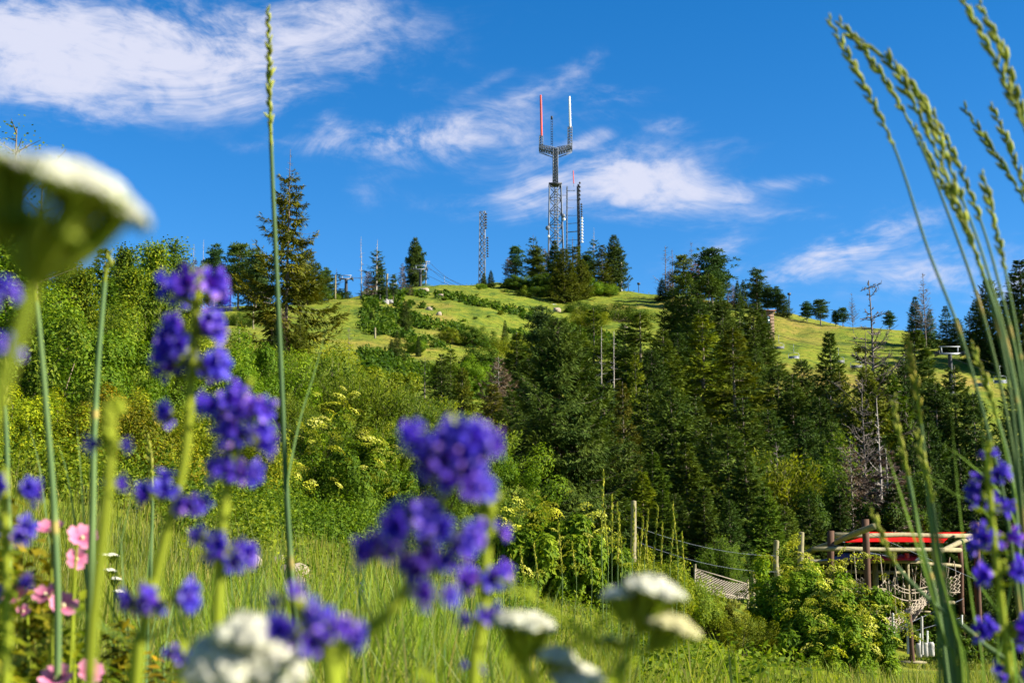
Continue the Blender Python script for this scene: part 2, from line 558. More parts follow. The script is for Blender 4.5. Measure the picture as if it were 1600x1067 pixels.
# ------------------------------------------------------------------ ground sheet
def ground_material():
    m, nt, out = newmat('hillside_turf')
    N, Lk = nt.nodes, nt.links
    g = N.new('ShaderNodeNewGeometry')

    def noise(scale, detail=6, rough=.6, dist=0.0, st=None):
        n = N.new('ShaderNodeTexNoise')
        n.inputs['Scale'].default_value = scale
        n.inputs['Detail'].default_value = detail
        n.inputs['Roughness'].default_value = rough
        n.inputs['Distortion'].default_value = dist
        src = g.outputs['Position']
        if st:
            mp_ = N.new('ShaderNodeMapping')
            mp_.inputs['Scale'].default_value = st
            Lk.new(src, mp_.inputs[0])
            src = mp_.outputs[0]
        Lk.new(src, n.inputs['Vector'])
        return n.outputs[0]

    def ramp(f, stops):
        r = N.new('ShaderNodeValToRGB')
        e = r.color_ramp.elements
        while len(e) < len(stops):
            e.new(.5)
        for q, (p, c) in zip(e, stops):
            q.position = p
            q.color = (*c, 1)
        Lk.new(f, r.inputs[0])
        return r.outputs[0]

    def mixc(f, a, b):
        x = N.new('ShaderNodeMix')
        x.data_type = 'RGBA'
        Lk.new(f, x.inputs['Factor'])
        Lk.new(a, x.inputs['A'])
        Lk.new(b, x.inputs['B'])
        return x.outputs['Result']
    big = noise(.030, 5, .6, .6, (1, .6, 1))
    mid = noise(.22, 7, .7, .4, (1, .6, 1))
    fin = noise(.75, 9, .8)
    green = ramp(mid, [(.34, (.045, .085, .010)), (.47, (.13, .165, .014)), (.56, (.170, .185, .016)), (.74, (.25, .215, .032))])
    dry = ramp(mid, [(.3, (.12, .12, .02)), (.5, (.25, .19, .035)), (.7, (.34, .20, .075))])
    col = mixc(ramp(big, [(.50, (0, 0, 0)), (.66, (.85, .85, .85))]), green, dry)
    dark = ramp(fin, [(.38, (.26, .34, .22)), (.50, (.9, .95, .9)), (.60, (1.1, 1.08, 1)), (.75, (1.4, 1.3, 1.2))])
    mu = N.new('ShaderNodeMix')
    mu.data_type = 'RGBA'
    mu.blend_type = 'MULTIPLY'
    mu.inputs['Factor'].default_value = 1
    Lk.new(col, mu.inputs['A'])
    Lk.new(dark, mu.inputs['B'])
    b = N.new('ShaderNodeBsdfPrincipled')
    b.inputs['Roughness'].default_value = .95
    b.inputs['Specular IOR Level'].default_value = .1
    Lk.new(mu.outputs['Result'], b.inputs['Base Color'])
    bp = N.new('ShaderNodeBump')
    bp.inputs['Strength'].default_value = .6
    bp.inputs['Distance'].default_value = .35
    Lk.new(fin, bp.inputs['Height'])
    Lk.new(bp.outputs[0], b.inputs['Normal'])
    Lk.new(b.outputs[0], out.inputs[0])
    return m


def build_ground():
    az = np.concatenate([np.linspace(-PI, -.62, 60)[:-1], np.linspace(-.62, .62, 300), np.linspace(.62, PI, 60)[1:-1]])
    r = np.concatenate([np.linspace(0.0, 2.0, 6)[:-1], np.geomspace(2.0, 2600, 250)])
    A, Rr = np.meshgrid(az, r, indexing='ij')
    x, y = Rr * np.sin(A), Rr * np.cos(A)
    z = ground(x, y)
    V = np.stack([x, y, z], -1).reshape(-1, 3)
    na, nr = len(az), len(r)
    i = np.arange(na)[:, None]
    j = np.arange(nr - 1)[None, :]
    i2 = (i + 1) % na
    F = np.stack([i * nr + j, i2 * nr + j, i2 * nr + j + 1, i * nr + j + 1], -1).reshape(-1, 4)[:, ::-1]
    o = MB().add(V, F).build('ground', ground_material(), smooth=True)
    tag(o, 'grassy hillside rising from the meadow to the ridge', None, None, 'structure')


build_ground()


# ------------------------------------------------------------------ plant generators (all about the origin, z up)
def unit(n, r):
    v = r.normal(size=(n, 3))
    return nrm(v)


def gen_conifer(seed, H=12.0, R=2.6, base=.04, nbr=230, nlet=20, m=6, droop=-.25, up=.35, lk=.17, wk=.24, prof=.85,
                bare=0.0, keep=1.0, gap=0.05, wood=True, lump=0.25, trunk=.012, hang=.38):
    """returns (needles MB, wood MB).  bare: top share of the branches without needles"""
    r = np.random.default_rng(seed)
    nw = max(int(nbr / 8), 8)                 # branches stand in whorls
    t = np.sort(r.uniform(0, 1, nbr) ** .92)
    t = np.clip((np.floor(t * nw) + .5) / nw + r.normal(0, .13 / nw, nbr), 0, .999)
    h = (base + (1 - base) * t) * H * .985
    az = np.arange(nbr) * 2.39996 + r.uniform(-.5, .5, nbr)
    L = R * np.power(np.clip(1 - t, 0, 1), prof) * r.uniform(1 - lump, 1 + lump * .6, nbr) + .035 * H * (1 - t * .7) * .5
    lob = 1 + .22 * np.sin(az * 2 + seed) * np.sin(h * 1.3 / H * 12 + seed)
    L = L * lob
    kp = r.uniform(0, 1, nbr) > gap
    t, h, az, L = t[kp], h[kp], az[kp], L[kp]
    n = len(t)
    sl = (up * t ** 1.2 + droop * (1 - t)) + r.uniform(-.12, .12, n)
    cv = r.uniform(.05, .25, n)
    out = np.stack([np.cos(az), np.sin(az), np.zeros(n)], 1)

    def pt(tt, idx):
        l = L[idx] * tt
        return out[idx] * l[:, None] + np.stack([np.zeros(len(l)), np.zeros(len(l)), h[idx] + l * (sl[idx] - .25 * np.sin(tt * PI) * .5) + cv[idx] * l * tt], 1)
    W = MB()
    K = 7
    tz = np.linspace(0, 1, K)
    wob = np.cumsum(r.normal(0, .004 * H, (K, 2)), 0) * .4
    P = np.stack([wob[:, 0], wob[:, 1], tz * H], 1)
    W.add(*tubes(P, trunk * H * (1 - tz * .93) + .004, 7))
    if wood:
        tt = np.linspace(0, 1, 4)
        idx = np.arange(n)
        BP = np.stack([pt(np.full(n, q * .92), idx) for q in tt], 1)
        br = (.0045 * H * .35 * (L / max(R, .1)) ** .6 + .006)[:, None] * (1 - .8 * tt)[None]
        W.add(*tubes(BP, br, 3))
    G = MB()
    live = np.where(t < 1 - bare)[0]
    if keep < 1:
        live = live[r.uniform(0, 1, len(live)) < keep]
    nb = np.maximum((nlet * (L[live] / R * .75 + .25)).astype(int), 4)
    ib = np.repeat(live, nb)
    q = r.uniform(.10, 1.0, len(ib)) ** .75
    p0 = pt(q, ib)
    p1 = pt(np.minimum(q + .04, 1.05), ib)
    bd = nrm(p1 - p0)
    sd = np.where(r.uniform(0, 1, len(ib)) < .5, -1., 1.)
    ang = r.uniform(.5, 1.15, len(ib)) * sd
    ca, sa = np.cos(ang), np.sin(ang)
    ld = np.stack([bd[:, 0] * ca - bd[:, 1] * sa, bd[:, 0] * sa + bd[:, 1] * ca, bd[:, 2] - r.uniform(.0, .45, len(ib))], 1)
    tip = q > .9
    ld[tip] = bd[tip] + r.normal(0, .2, (tip.sum(), 3))
    ld = nrm(ld)
    ll = np.minimum(L[ib] * .42, .075 * H) * (1.15 - .75 * q) * r.uniform(.6, 1.25, len(ib)) + .015 * H
    i3 = np.repeat(np.arange(len(ib)), m)
    s = r.uniform(0, .85, len(i3))
    s[::m] = 0
    kp_ = p0[i3] + ld[i3] * (ll[i3] * s)[:, None]
    kd = nrm(ld[i3] + r.normal(0, .30, (len(i3), 3)) + np.array([0, 0, -hang]))
    kn = nrm(np.array([0, 0, .8]) + out[ib[i3]] * .55 + r.normal(0, .28, (len(i3), 3)))
    kl = lk * .085 * H * r.uniform(.6, 1.3, len(i3)) + ll[i3] * .35
    kw = kl * wk * r.uniform(.7, 1.3, len(i3))
    rb = r.uniform(0, 1, n)
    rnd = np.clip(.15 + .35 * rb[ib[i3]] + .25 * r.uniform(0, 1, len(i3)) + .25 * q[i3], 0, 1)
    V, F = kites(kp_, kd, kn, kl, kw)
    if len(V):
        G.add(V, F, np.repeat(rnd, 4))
    return G, W


def gen_pine(seed, H=12., R=2.6, base=.25, nbr=46, tufts=7, nk=26, clump=.75, trunk=.014):
    r = np.random.default_rng(seed)
    t = np.sort(r.uniform(0, 1, nbr))
    h = (base + (1 - base) * t) * H * .97
    az = np.arange(nbr) * 2.39996 + r.uniform(-.6, .6, nbr)
    L = R * (np.sin(np.clip(t * .8 + .2, 0, 1) * PI) ** .6) * r.uniform(.45, 1.1, nbr)
    L = np.maximum(L, .12 * R)
    sl = r.uniform(-.1, .5, nbr)
    out = np.stack([np.cos(az), np.sin(az), sl], 1)
    W = MB()
    K = 7
    tz = np.linspace(0, 1, K)
    wob = np.cumsum(r.normal(0, .008 * H, (K, 2)), 0) * .5
    wob[0] = 0
    W.add(*tubes(np.stack([wob[:, 0], wob[:, 1], tz * H * .97], 1), trunk * H * (1 - tz * .85) + .01, 7))
    b0 = np.stack([np.interp(h, tz * H, wob[:, 0]), np.interp(h, tz * H, wob[:, 1]), h], 1)
    tt = np.linspace(0, 1, 3)
    BP = b0[:, None] + out[:, None] * (L[:, None] * tt[None])[..., None]
    W.add(*tubes(BP, .006 * H * .5 * (1 - .7 * tt)[None] * np.ones((nbr, 1)), 3))
    ib = np.repeat(np.arange(nbr), tufts)
    q = r.uniform(.35, 1.08, len(ib))
    c = b0[ib] + out[ib] * (L[ib] * q)[:, None] + r.normal(0, .035 * H, (len(ib), 3)) * [1, 1, .55]
    ik = np.repeat(np.arange(len(ib)), nk)
    d = unit(len(ik), r)
    d[:, 2] = np.abs(d[:, 2]) * .8 + d[:, 2] * .2
    off = d * (r.uniform(0, 1, len(ik)) ** .5 * .042 * H * clump)[:, None]
    kd = nrm(d + r.normal(0, .5, d.shape))
    kl = .036 * H * r.uniform(.6, 1.3, len(ik))
    rt = r.uniform(0, 1, len(ib))
    rnd = np.clip(.1 + .45 * rt[ik] + .35 * r.uniform(0, 1, len(ik)) + .1 * d[:, 2], 0, 1)
    V, F = kites(c[ik] + off, kd, unit(len(ik), r), kl, kl * .32)
    return MB().add(V, F, np.repeat(rnd, 4)), W


def gen_snag(seed, H=12., R=1.6, base=.25, nbr=60, trunk=.014, twigs=5, taper=.9, upturn=.1):
    r = np.random.default_rng(seed)
    W = MB()
    K = 9
    tz = np.linspace(0, 1, K)
    wob = np.cumsum(r.normal(0, .006 * H, (K, 2)), 0) * .5
    wob[0] = 0
    W.add(*tubes(np.stack([wob[:, 0], wob[:, 1], tz * H], 1), trunk * H * (1 - tz * taper) + .01, 6))
    t = np.sort(r.uniform(0, 1, nbr))
    h = (base + (.98 - base) * t) * H
    az = np.arange(nbr) * 2.39996 + r.uniform(-.7, .7, nbr)
    L = R * (1 - t * .8) * r.uniform(.2, 1.15, nbr)
    b0 = np.stack([np.interp(h, tz * H, wob[:, 0]), np.interp(h, tz * H, wob[:, 1]), h], 1)
    o = np.stack([np.cos(az), np.sin(az), r.uniform(-.25, .35, nbr) + upturn], 1)
    tt = np.linspace(0, 1, 5)
    bend = r.normal(0, .22, (nbr, 3))
    bend[:, 2] += r.uniform(-.25, .35, nbr)
    BP = b0[:, None] + o[:, None] * (L[:, None] * tt)[..., None] + bend[:, None] * (L[:, None] * tt ** 2)[..., None]
    W.add(*tubes(BP, (.0036 * H * (.4 + L / R))[:, None] * (1 - .85 * tt)[None] + .003, 3))
    if twigs:
        ib = np.repeat(np.arange(nbr), twigs)
        q = r.uniform(.25, 1, len(ib))
        p = b0[ib] + o[ib] * (L[ib] * q)[:, None] + bend[ib] * (L[ib] * q * q)[:, None]
        d = nrm(o[ib] + r.normal(0, .75, (len(ib), 3)))
        l = L[ib] * r.uniform(.12, .4, len(ib))
        P2 = p[:, None] + d[:, None] * (l[:, None] * np.array([0, .5, 1]))[..., None] + (r.normal(0, .15, (len(ib), 3)) * l[:, None])[:, None] * np.array([0, .3, 1])[None, :, None]
        W.add(*tubes(P2, np.array([[.0014, .001, .0005]]) * H * np.ones((len(ib), 1)) + .002, 3))
    return W


def gen_bush(seed, H=2.2, R=1.4, nclump=54, nleaf=260, leaf=.088, asp=.5, crad=.22, flat=.8, base=.02, up=.35, inner=.35, stems=14):
    """leaf masses on an uneven dome; returns leaves, stems, clump centres"""
    r = np.random.default_rng(seed)
    d = unit(nclump, r)
    d[:, 2] = np.abs(d[:, 2])
    rad = r.uniform(inner, 1, nclump) ** .55
    lob = 1 + .22 * np.sin(np.arctan2(d[:, 1], d[:, 0]) * 3 + seed) + r.normal(0, .07, nclump)
    c = d * (rad * lob)[:, None] * np.array([R, R, H * flat])
    c[:, 2] += H * (1 - flat) + base * H
    lowr = r.uniform(0, 1, nclump) < .3
    c[lowr, 2] *= r.uniform(.15, .6, lowr.sum())
    ic = np.repeat(np.arange(nclump), nleaf)
    off = unit(len(ic), r) * (r.uniform(0, 1, len(ic)) ** .28)[:, None] * crad * np.array([R, R, H * .8]) * r.uniform(.7, 1.3, nclump)[ic][:, None]
    p = c[ic] + off
    ok = p[:, 2] > 0.01
    p, ic, off = p[ok], ic[ok], off[ok]
    nn = nrm(nrm(off) * .75 + nrm(p * np.array([1, 1, .6])) * .35 + np.array([0, 0, up * .8]) + r.normal(0, .25, p.shape))
    dd = nrm(np.cross(nn, unit(len(p), r)) + np.array([0, 0, -.25]))
    ll = leaf * r.uniform(.6, 1.35, len(p))
    rc = r.uniform(0, 1, nclump)
    rnd = np.clip(.05 + .4 * rc[ic] + .5 * r.uniform(0, 1, len(p)), 0, 1)
    V, F = kites(p, dd, nn, ll, ll * asp * r.uniform(.8, 1.2, len(p)))
    G = MB().add(V, F, np.repeat(rnd, 4))
    W = MB()
    k = r.choice(nclump, min(stems, nclump), replace=False)
    tt = np.linspace(0, 1, 5)
    b0 = np.stack([r.normal(0, .12 * R, len(k)), r.normal(0, .12 * R, len(k)), np.zeros(len(k)) - .05], 1)
    P = b0[:, None] * (1 - tt)[None, :, None] + c[k][:, None] * np.stack([tt ** 1.3, tt ** 1.3, tt ** .8], 1)[None] + r.normal(0, .03 * R, (len(k), 5, 3)) * (tt > 0)[None, :, None]
    W.add(*tubes(P, (.012 * H * .6) * (1 - .75 * tt)[None] * np.ones((len(k), 1)), 4))
    return G, W, c


def gen_willow(seed, H=3.6, R=1.8, ns=150, nl=150, leaf=.15, asp=.27):
    r = np.random.default_rng(seed)
    az = r.uniform(0, 2 * PI, ns)
    q = r.uniform(0, 1, ns) ** .6
    b0 = np.stack([np.cos(az) * R * .35 * q, np.sin(az) * R * .35 * q, np.zeros(ns)], 1)
    hh = H * r.uniform(.55, 1.0, ns) * (1 - .3 * q ** 2)
    e = np.stack([np.cos(az) * R * q, np.sin(az) * R * q, hh], 1) + r.normal(0, .08, (ns, 3)) * H * .5 * np.array([1, 1, .2])

    def pt(t, i):
        t = t[..., None]
        return b0[i] * (1 - t) + np.concatenate([e[i][..., :2] * t ** 1.4, e[i][..., 2:] * t ** .85], -1) - np.concatenate([b0[i][..., :2] * 0, b0[i][..., 2:] * 0], -1)
    tt = np.linspace(0, 1, 5)
    ii = np.repeat(np.arange(ns)[:, None], 5, 1)
    P = pt(np.broadcast_to(tt, (ns, 5)), ii)
    W = MB().add(*tubes(P, (.0045 * H) * (1 - .85 * tt)[None] * np.ones((ns, 1)), 3))
    i = np.repeat(np.arange(ns), nl)
    t = r.uniform(.12, 1.02, len(i)) ** .8
    p = pt(t, i) + r.normal(0, .022 * H, (len(i), 3))
    ax = nrm(pt(np.minimum(t + .05, 1.1), i) - pt(t, i))
    dd = nrm(ax * .9 + r.normal(0, .65, p.shape))
    nn = nrm(p * np.array([1, 1, .15]) / R + np.array([0, 0, .35]) + r.normal(0, .4, p.shape))
    ll = leaf * r.uniform(.6, 1.3, len(i))
    rs = r.uniform(0, 1, ns)
    rnd = np.clip(.4 * rs[i] + .4 * r.uniform(0, 1, len(i)) + .2 * t, 0, 1)
    V, F = kites(p, dd, nn, ll, ll * asp)
    return MB().add(V, F, np.repeat(rnd, 4)), W


def gen_aspen(seed, H=7., R=1.5, nbr=40, nl=70, leaf=.11, base=.2):
    r = np.random.default_rng(seed)
    W = MB()
    tz = np.linspace(0, 1, 7)
    wob = np.cumsum(r.normal(0, .008 * H, (7, 2)), 0) * .5
    wob[0] = 0
    W.add(*tubes(np.stack([wob[:, 0], wob[:, 1], tz * H], 1), .009 * H * (1 - tz * .9) + .004, 6))
    t = np.sort(r.uniform(0, 1, nbr))
    h = (base + (1 - base) * t) * H
    az = np.arange(nbr) * 2.39996
    L = R * (1.05 - t) ** .6 * r.uniform(.5, 1.1, nbr)
    o = np.stack([np.cos(az), np.sin(az), r.uniform(.5, 1.1, nbr)], 1)
    b0 = np.stack([np.interp(h, tz * H, wob[:, 0]), np.interp(h, tz * H, wob[:, 1]), h], 1)
    tt = np.linspace(0, 1, 4)
    W.add(*tubes(b0[:, None] + o[:, None] * (L[:, None] * tt)[..., None], .0022 * H * (1 - .8 * tt)[None] * np.ones((nbr, 1)) + .002, 3))
    i = np.repeat(np.arange(nbr), nl)
    q = r.uniform(.2, 1.1, len(i))
    p = b0[i] + o[i] * (L[i] * q)[:, None] + r.normal(0, .028 * H, (len(i), 3))
    ll = leaf * r.uniform(.6, 1.3, len(i))
    dd = nrm(r.normal(0, 1, p.shape) + np.array([0, 0, -.5]))
    V, F = kites(p, dd, nrm(nrm(o[i]) * .7 + np.array([0, 0, .3]) + r.normal(0, .4, p.shape)), ll, ll * .75)
    return MB().add(V, F, np.repeat(np.clip(r.uniform(0, 1, len(i)), 0, 1), 4)), W


# ------------------------------------------------------------------ prototypes: mesh data only, shared by every copy
PROTO = {}


def proto(key, H, parts):
    PROTO[key] = (H, [(n, mb.mesh(key + '_' + n, mat)) for n, mb, mat in parts])


FIRS = [('fir_a', 11, dict(R=2.5, nbr=230)), ('fir_b', 23, dict(R=2.1, nbr=240, prof=.95)), ('fir_c', 35, dict(R=2.9, nbr=240, prof=.7, droop=-.3)),
        ('fir_d', 47, dict(R=1.7, nbr=230, prof=.9)), ('fir_e', 59, dict(R=2.3, nbr=200, gap=.22, lump=.4)), ('fir_f', 61, dict(R=3.0, nbr=260, prof=.6, lump=.35))]
for k, s, kw in FIRS:
    g, w = gen_conifer(s, **kw)
    proto(k, 12., [('trunk', w, M['bark']), ('crown', g, M['needles'])])
g, w = gen_conifer(77, H=12., R=3.7, nbr=380, nlet=38, m=8, base=.05, droop=-.22, up=.45, lk=.09, wk=.17, hang=.55, lump=.4, gap=.05, prof=.62)
proto('fir_big', 12., [('trunk', w, M['bark']), ('crown', g, M['needles'])])
for k, s, kw in [('fir_thin_a', 81, dict(R=1.9, nbr=150, keep=.7, bare=.1, gap=.25, lump=.5)), ('fir_thin_b', 83, dict(R=1.6, nbr=150, keep=.75, bare=.16, gap=.3, lump=.5)),
                 ('fir_thin_c', 85, dict(R=2.2, nbr=140, keep=.6, bare=.05, gap=.3, lump=.6))]:
    g, w = gen_conifer(s, nlet=18, **kw)
    proto(k, 12., [('trunk', w, M['deadwood_dark' if k != 'fir_thin_b' else 'deadwood']), ('crown', g, M['needles'])])
g, w = gen_conifer(91, H=18., R=4.2, nbr=215, nlet=34, m=5, base=.05, droop=-.10, up=.12, lk=.12, wk=.24, keep=.9, bare=.12, gap=.14, lump=.6, prof=.92, trunk=.010)
proto('fir_halfdead', 18., [('trunk', w, M['deadwood_dark']), ('crown', g, M['needles'])])
for k, s, kw in [('fir_brown_a', 95, dict(R=2.2, nbr=170, prof=.5, keep=.75, lump=.5)), ('fir_brown_b', 97, dict(R=2.0, nbr=170, prof=.7, keep=.7, lump=.5))]:
    g, w = gen_conifer(s, nlet=14, **kw)
    proto(k, 12., [('trunk', w, M['deadwood']), ('crown', g, M['dead_needles'])])
for k, s, kw in [('pine_a', 101, dict()), ('pine_b', 103, dict(R=3.0, nbr=40, base=.3)), ('pine_c', 105, dict(R=2.2, nbr=54, base=.12))]:
    g, w = gen_pine(s, **kw)
    proto(k, 12., [('trunk', w, M['bark']), ('crown', g, M['pine_needles'])])
proto('snag_a', 12., [('trunk', gen_snag(111), M['deadwood'])])
proto('snag_b', 12., [('trunk', gen_snag(113, R=2.3, nbr=105, base=.22, twigs=13, upturn=.3, trunk=.010), M['deadwood_dark'])])
proto('snag_c', 12., [('trunk', gen_snag(115, R=.8, nbr=60, base=.1, twigs=3, trunk=.007), M['deadwood'])])
proto('snag_d', 12., [('trunk', gen_snag(117, R=2.2, nbr=80, base=.05, twigs=9, upturn=.45, trunk=.009), M['deadwood_dark'])])
for k, s, kw in [('bush_a', 121, {}), ('bush_b', 123, dict(nclump=70, crad=.18)), ('bush_c', 125, dict(leaf=.072, nleaf=340, asp=.42)), ('bush_far', 127, dict(leaf=.058, nleaf=480, asp=.5, nclump=62, crad=.19))]:
    g, w, c = gen_bush(s, **kw)
    proto(k, 2.2, [('stems', w, M['twig']), ('foliage', g, M['leaf'])])
for k, s, kw in [('willow_a', 131, {}), ('willow_b', 133, dict(R=2.2)), ('willow_c', 135, dict(R=1.4, ns=120))]:
    g, w = gen_willow(s, **kw)
    proto(k, 3.6, [('stems', w, M['twig']), ('foliage', g, M['willow'])])
g, w = gen_aspen(141, nbr=90, nl=130, leaf=.125)
proto('aspen_a', 7., [('trunk', w, M['twig']), ('crown', g, M['leaf'])])
g, w = gen_aspen(143, R=1.2, nbr=60, nl=90, leaf=.10)
proto('aspen_b', 7., [('trunk', w, M['twig']), ('crown', g, M['leaf'])])
g, w = gen_aspen(145, R=1.5, nbr=16, nl=14, leaf=.07, base=.45)
proto('aspen_thin', 7., [('trunk', w, M['twig']), ('crown', g, M['leaf'])])


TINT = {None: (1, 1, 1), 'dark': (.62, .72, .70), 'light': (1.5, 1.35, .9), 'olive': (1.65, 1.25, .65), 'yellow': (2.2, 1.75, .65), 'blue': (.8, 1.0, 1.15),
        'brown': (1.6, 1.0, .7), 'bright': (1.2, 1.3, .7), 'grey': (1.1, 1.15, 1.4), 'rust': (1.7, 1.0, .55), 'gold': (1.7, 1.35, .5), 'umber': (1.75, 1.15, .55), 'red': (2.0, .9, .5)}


def plant(key, name, label, cat, px, ytop, d, wide=1.0, tint=None, group=None, height=None, lean=0.0):
    """a plant at photograph column px and distance d, as tall as the photograph shows it"""
    H0, parts = PROTO[key]
    top = at(px, ytop, d)
    x, y = top[0], top[1]
    zb = gz(x, y)
    h = height if height else max(top[2] - zb, .3)
    s = h / H0
    o = thing(name, label, cat, (x, y, zb - .02 * h), group, random.uniform(0, 2 * PI), (s * wide, s * wide, s * 1.02))
    if lean:
        o.rotation_euler = (0, lean, o.rotation_euler[2])
    for n, me in parts:
        c = link(n, me, o)
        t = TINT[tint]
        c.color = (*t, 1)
    return o

# ------------------------------------------------------------------ radio masts on the hilltop
def lattice(corners0, corners1, bays, rleg, rbr, steel, parent, legname='leg', cross=True):
    """corners: lists of 3 or 4 points at bottom and top; legs one by one and their bracing"""
    c0, c1 = np.array(corners0, float), np.array(corners1, float)
    n = len(c0)
    for i in range(n):
        struts([[c0[i], c1[i]]], rleg).build(legname, steel, parent)
    seg = []
    for k in range(bays):
        a, b = k / bays, (k + 1) / bays
        pa = c0 + (c1 - c0) * a
        pb = c0 + (c1 - c0) * b
        for i in range(n):
            j = (i + 1) % n
            if cross or (k + i) % 2:
                seg.append([pa[i], pb[j]])
            if cross or (k + i) % 2 == 0:
                seg.append([pa[j], pb[i]])
            seg.append([pb[i], pb[j]])
    return struts(seg, rbr).build('bracing', steel, parent)


def sq(px0, px1, py, d, depth):
    a, b = at(px0, py, d), at(px1, py, d)
    return [a + [0, -depth / 2, 0], b + [0, -depth / 2, 0], b + [0, depth / 2, 0], a + [0, depth / 2, 0]]


def antenna_tower():
    d = 430.
    base = at(868, 400, d)
    zb = gz(base[0], base[1])
    root = thing('antenna_tower', 'tallest lattice radio tower with red and white antennas on a forked crossarm', 'radio tower', (base[0], base[1], zb))
    O = np.array([base[0], base[1], zb])

    def L(p):
        return np.asarray(p) - O
    fl = lambda q: [L(p) for p in q]
    b0 = sq(855.5, 882.5, 405, d, 5.0)
    for p in b0:
        p[2] = zb - .5
    lattice(fl(b0), fl(sq(858.5, 876.5, 290, d, 3.4)), 9, .20, .12, M['steel'], root)
    fe = MB()
    for q in (866.5, 871):
        a, b = at(q, 300, d), at(q, 290, d)
        a[2] = zb
        struts([[L(a), L(b)]], .14, mb=fe)
    struts([[L(at(865.5, y, d)), L(at(872.5, y, d))] for y in np.arange(292, 398, 4.0)], .12, mb=fe)
    fe.build('cable_ladder', M['steel'], root)
    v, f = box(L(at(867.5, 289, d)), (4.1, 3.8, .45))
    MB().add(v, f).build('platform', M['darksteel'], root)
    lattice(fl(sq(864.2, 871.4, 288, d, 1.3)), fl(sq(864.2, 871.4, 232, d, 1.3)), 11, .16, .10, M['steel'], root, 'mast_leg')
    core = struts([[L(at(867.8, 288, d)), L(at(867.8, 232, d))]], .28)
    core.build('cable_bundle', M['darksteel'], root)
    for px, name in ((845.5, 'crossarm'), (890.5, 'crossarm')):
        arm = MB()
        s = 1 if px > 868 else -1
        inn = 868 + s * 2
        out = px + s * 3
        seg = []
        for dy in (-.6, .6):
            T0, T1 = L(at(inn, 231, d)) + [0, dy, 0], L(at(out, 226.5, d)) + [0, dy, 0]
            B0, B1 = L(at(inn, 242, d)) + [0, dy, 0], L(at(out, 235.5, d)) + [0, dy, 0]
            seg += [[T0, T1], [B0, B1], [L(at(inn, 247, d)), L(at(out, 238, d)) + [0, dy, 0]]]
            for k in range(6):
                a, b = k / 6, (k + 1) / 6
                P = lambda A, B, t: A + (B - A) * t
                seg += [[P(T0, T1, a), P(B0, B1, b)], [P(B0, B1, a), P(T0, T1, b)], [P(T0, T1, b), P(B0, B1, b)]]
        struts(seg, .10, mb=arm)
        arm.build(name, M['steel'], root)
    for (x0, x1, y0, y1, nm) in ((842.8, 848.2, 237, 213, 'antenna_cage'), (887.2, 893.8, 237, 199, 'antenna_cage')):
        cg = MB()
        c0, c1 = np.array(fl(sq(x0, x1, y0, d, 1.1))), np.array(fl(sq(x0, x1, y1, d, 1.1)))
        seg = [[c0[i], c1[i]] for i in range(4)]
        nb = int((y0 - y1) / 4)
        for k in range(nb):
            pa, pb = c0 + (c1 - c0) * k / nb, c0 + (c1 - c0) * (k + 1) / nb
            for i in range(4):
                seg += [[pa[i], pb[(i + 1) % 4]], [pb[i], pb[(i + 1) % 4]]]
        struts(seg, .09, mb=cg)
        cg.build(nm, M['steel'], root)
    for x, y0, y1, mat, lab in ((845.6, 150, 214, 'red', 'red antenna pole'), (890.2, 152, 200, 'white', 'white antenna pole')):
        P = np.linspace(L(at(x - (.8 if mat == 'red' else .5), y0, d)), L(at(x + .6, y1, d)), 6)
        rr = np.array([.30, .34, .34, .34, .34, .34])
        o = MB().add(*tubes(P, rr, 12)).add(*sphere(P[0], .31, 10, 4)).build('antenna', M[mat], root, True)
        o['label'] = lab
    wh = MB()
    c0, c1 = np.array(fl(sq(861, 863.6, 229, d, .45))), np.array(fl(sq(860.8, 863.4, 183, d, .45)))
    seg = [[c0[i], c1[i]] for i in range(4)]
    for k in range(12):
        pb = c0 + (c1 - c0) * (k + 1) / 12
        seg += [[pb[i], pb[(i + 1) % 4]] for i in range(4)]
    struts(seg, .06, mb=wh)
    v, f = box(L(at(862, 184, d)), (.55, .55, .9))
    wh.add(v, f)
    wh.build('slim_mast', M['darksteel'], root)
    for x, y, r in ((855.5, 359, .75), (879.5, 340, .7), (881, 345.5, .45), (857, 372, .4)):
        c = L(at(x, y, d)) + [0, -2.2, 0]
        MB().add(*sphere(c, r, 10, 6, (1, .45, 1))).add(*tubes(np.array([c, c + [0, 2.0, 0]]), np.array([.08, .08]), 4)).build('dish_antenna', M['white' if r < .5 else 'steel'], root, True)
    return root


def bell_mesh(r, mat, nm):
    return MB().add(*lathe([(r * .9, .01), (r * .8, r * .35), (0, r * .9), (-r * .7, r), (-r * .75, .01)], 8)).mesh(nm, mat, True)


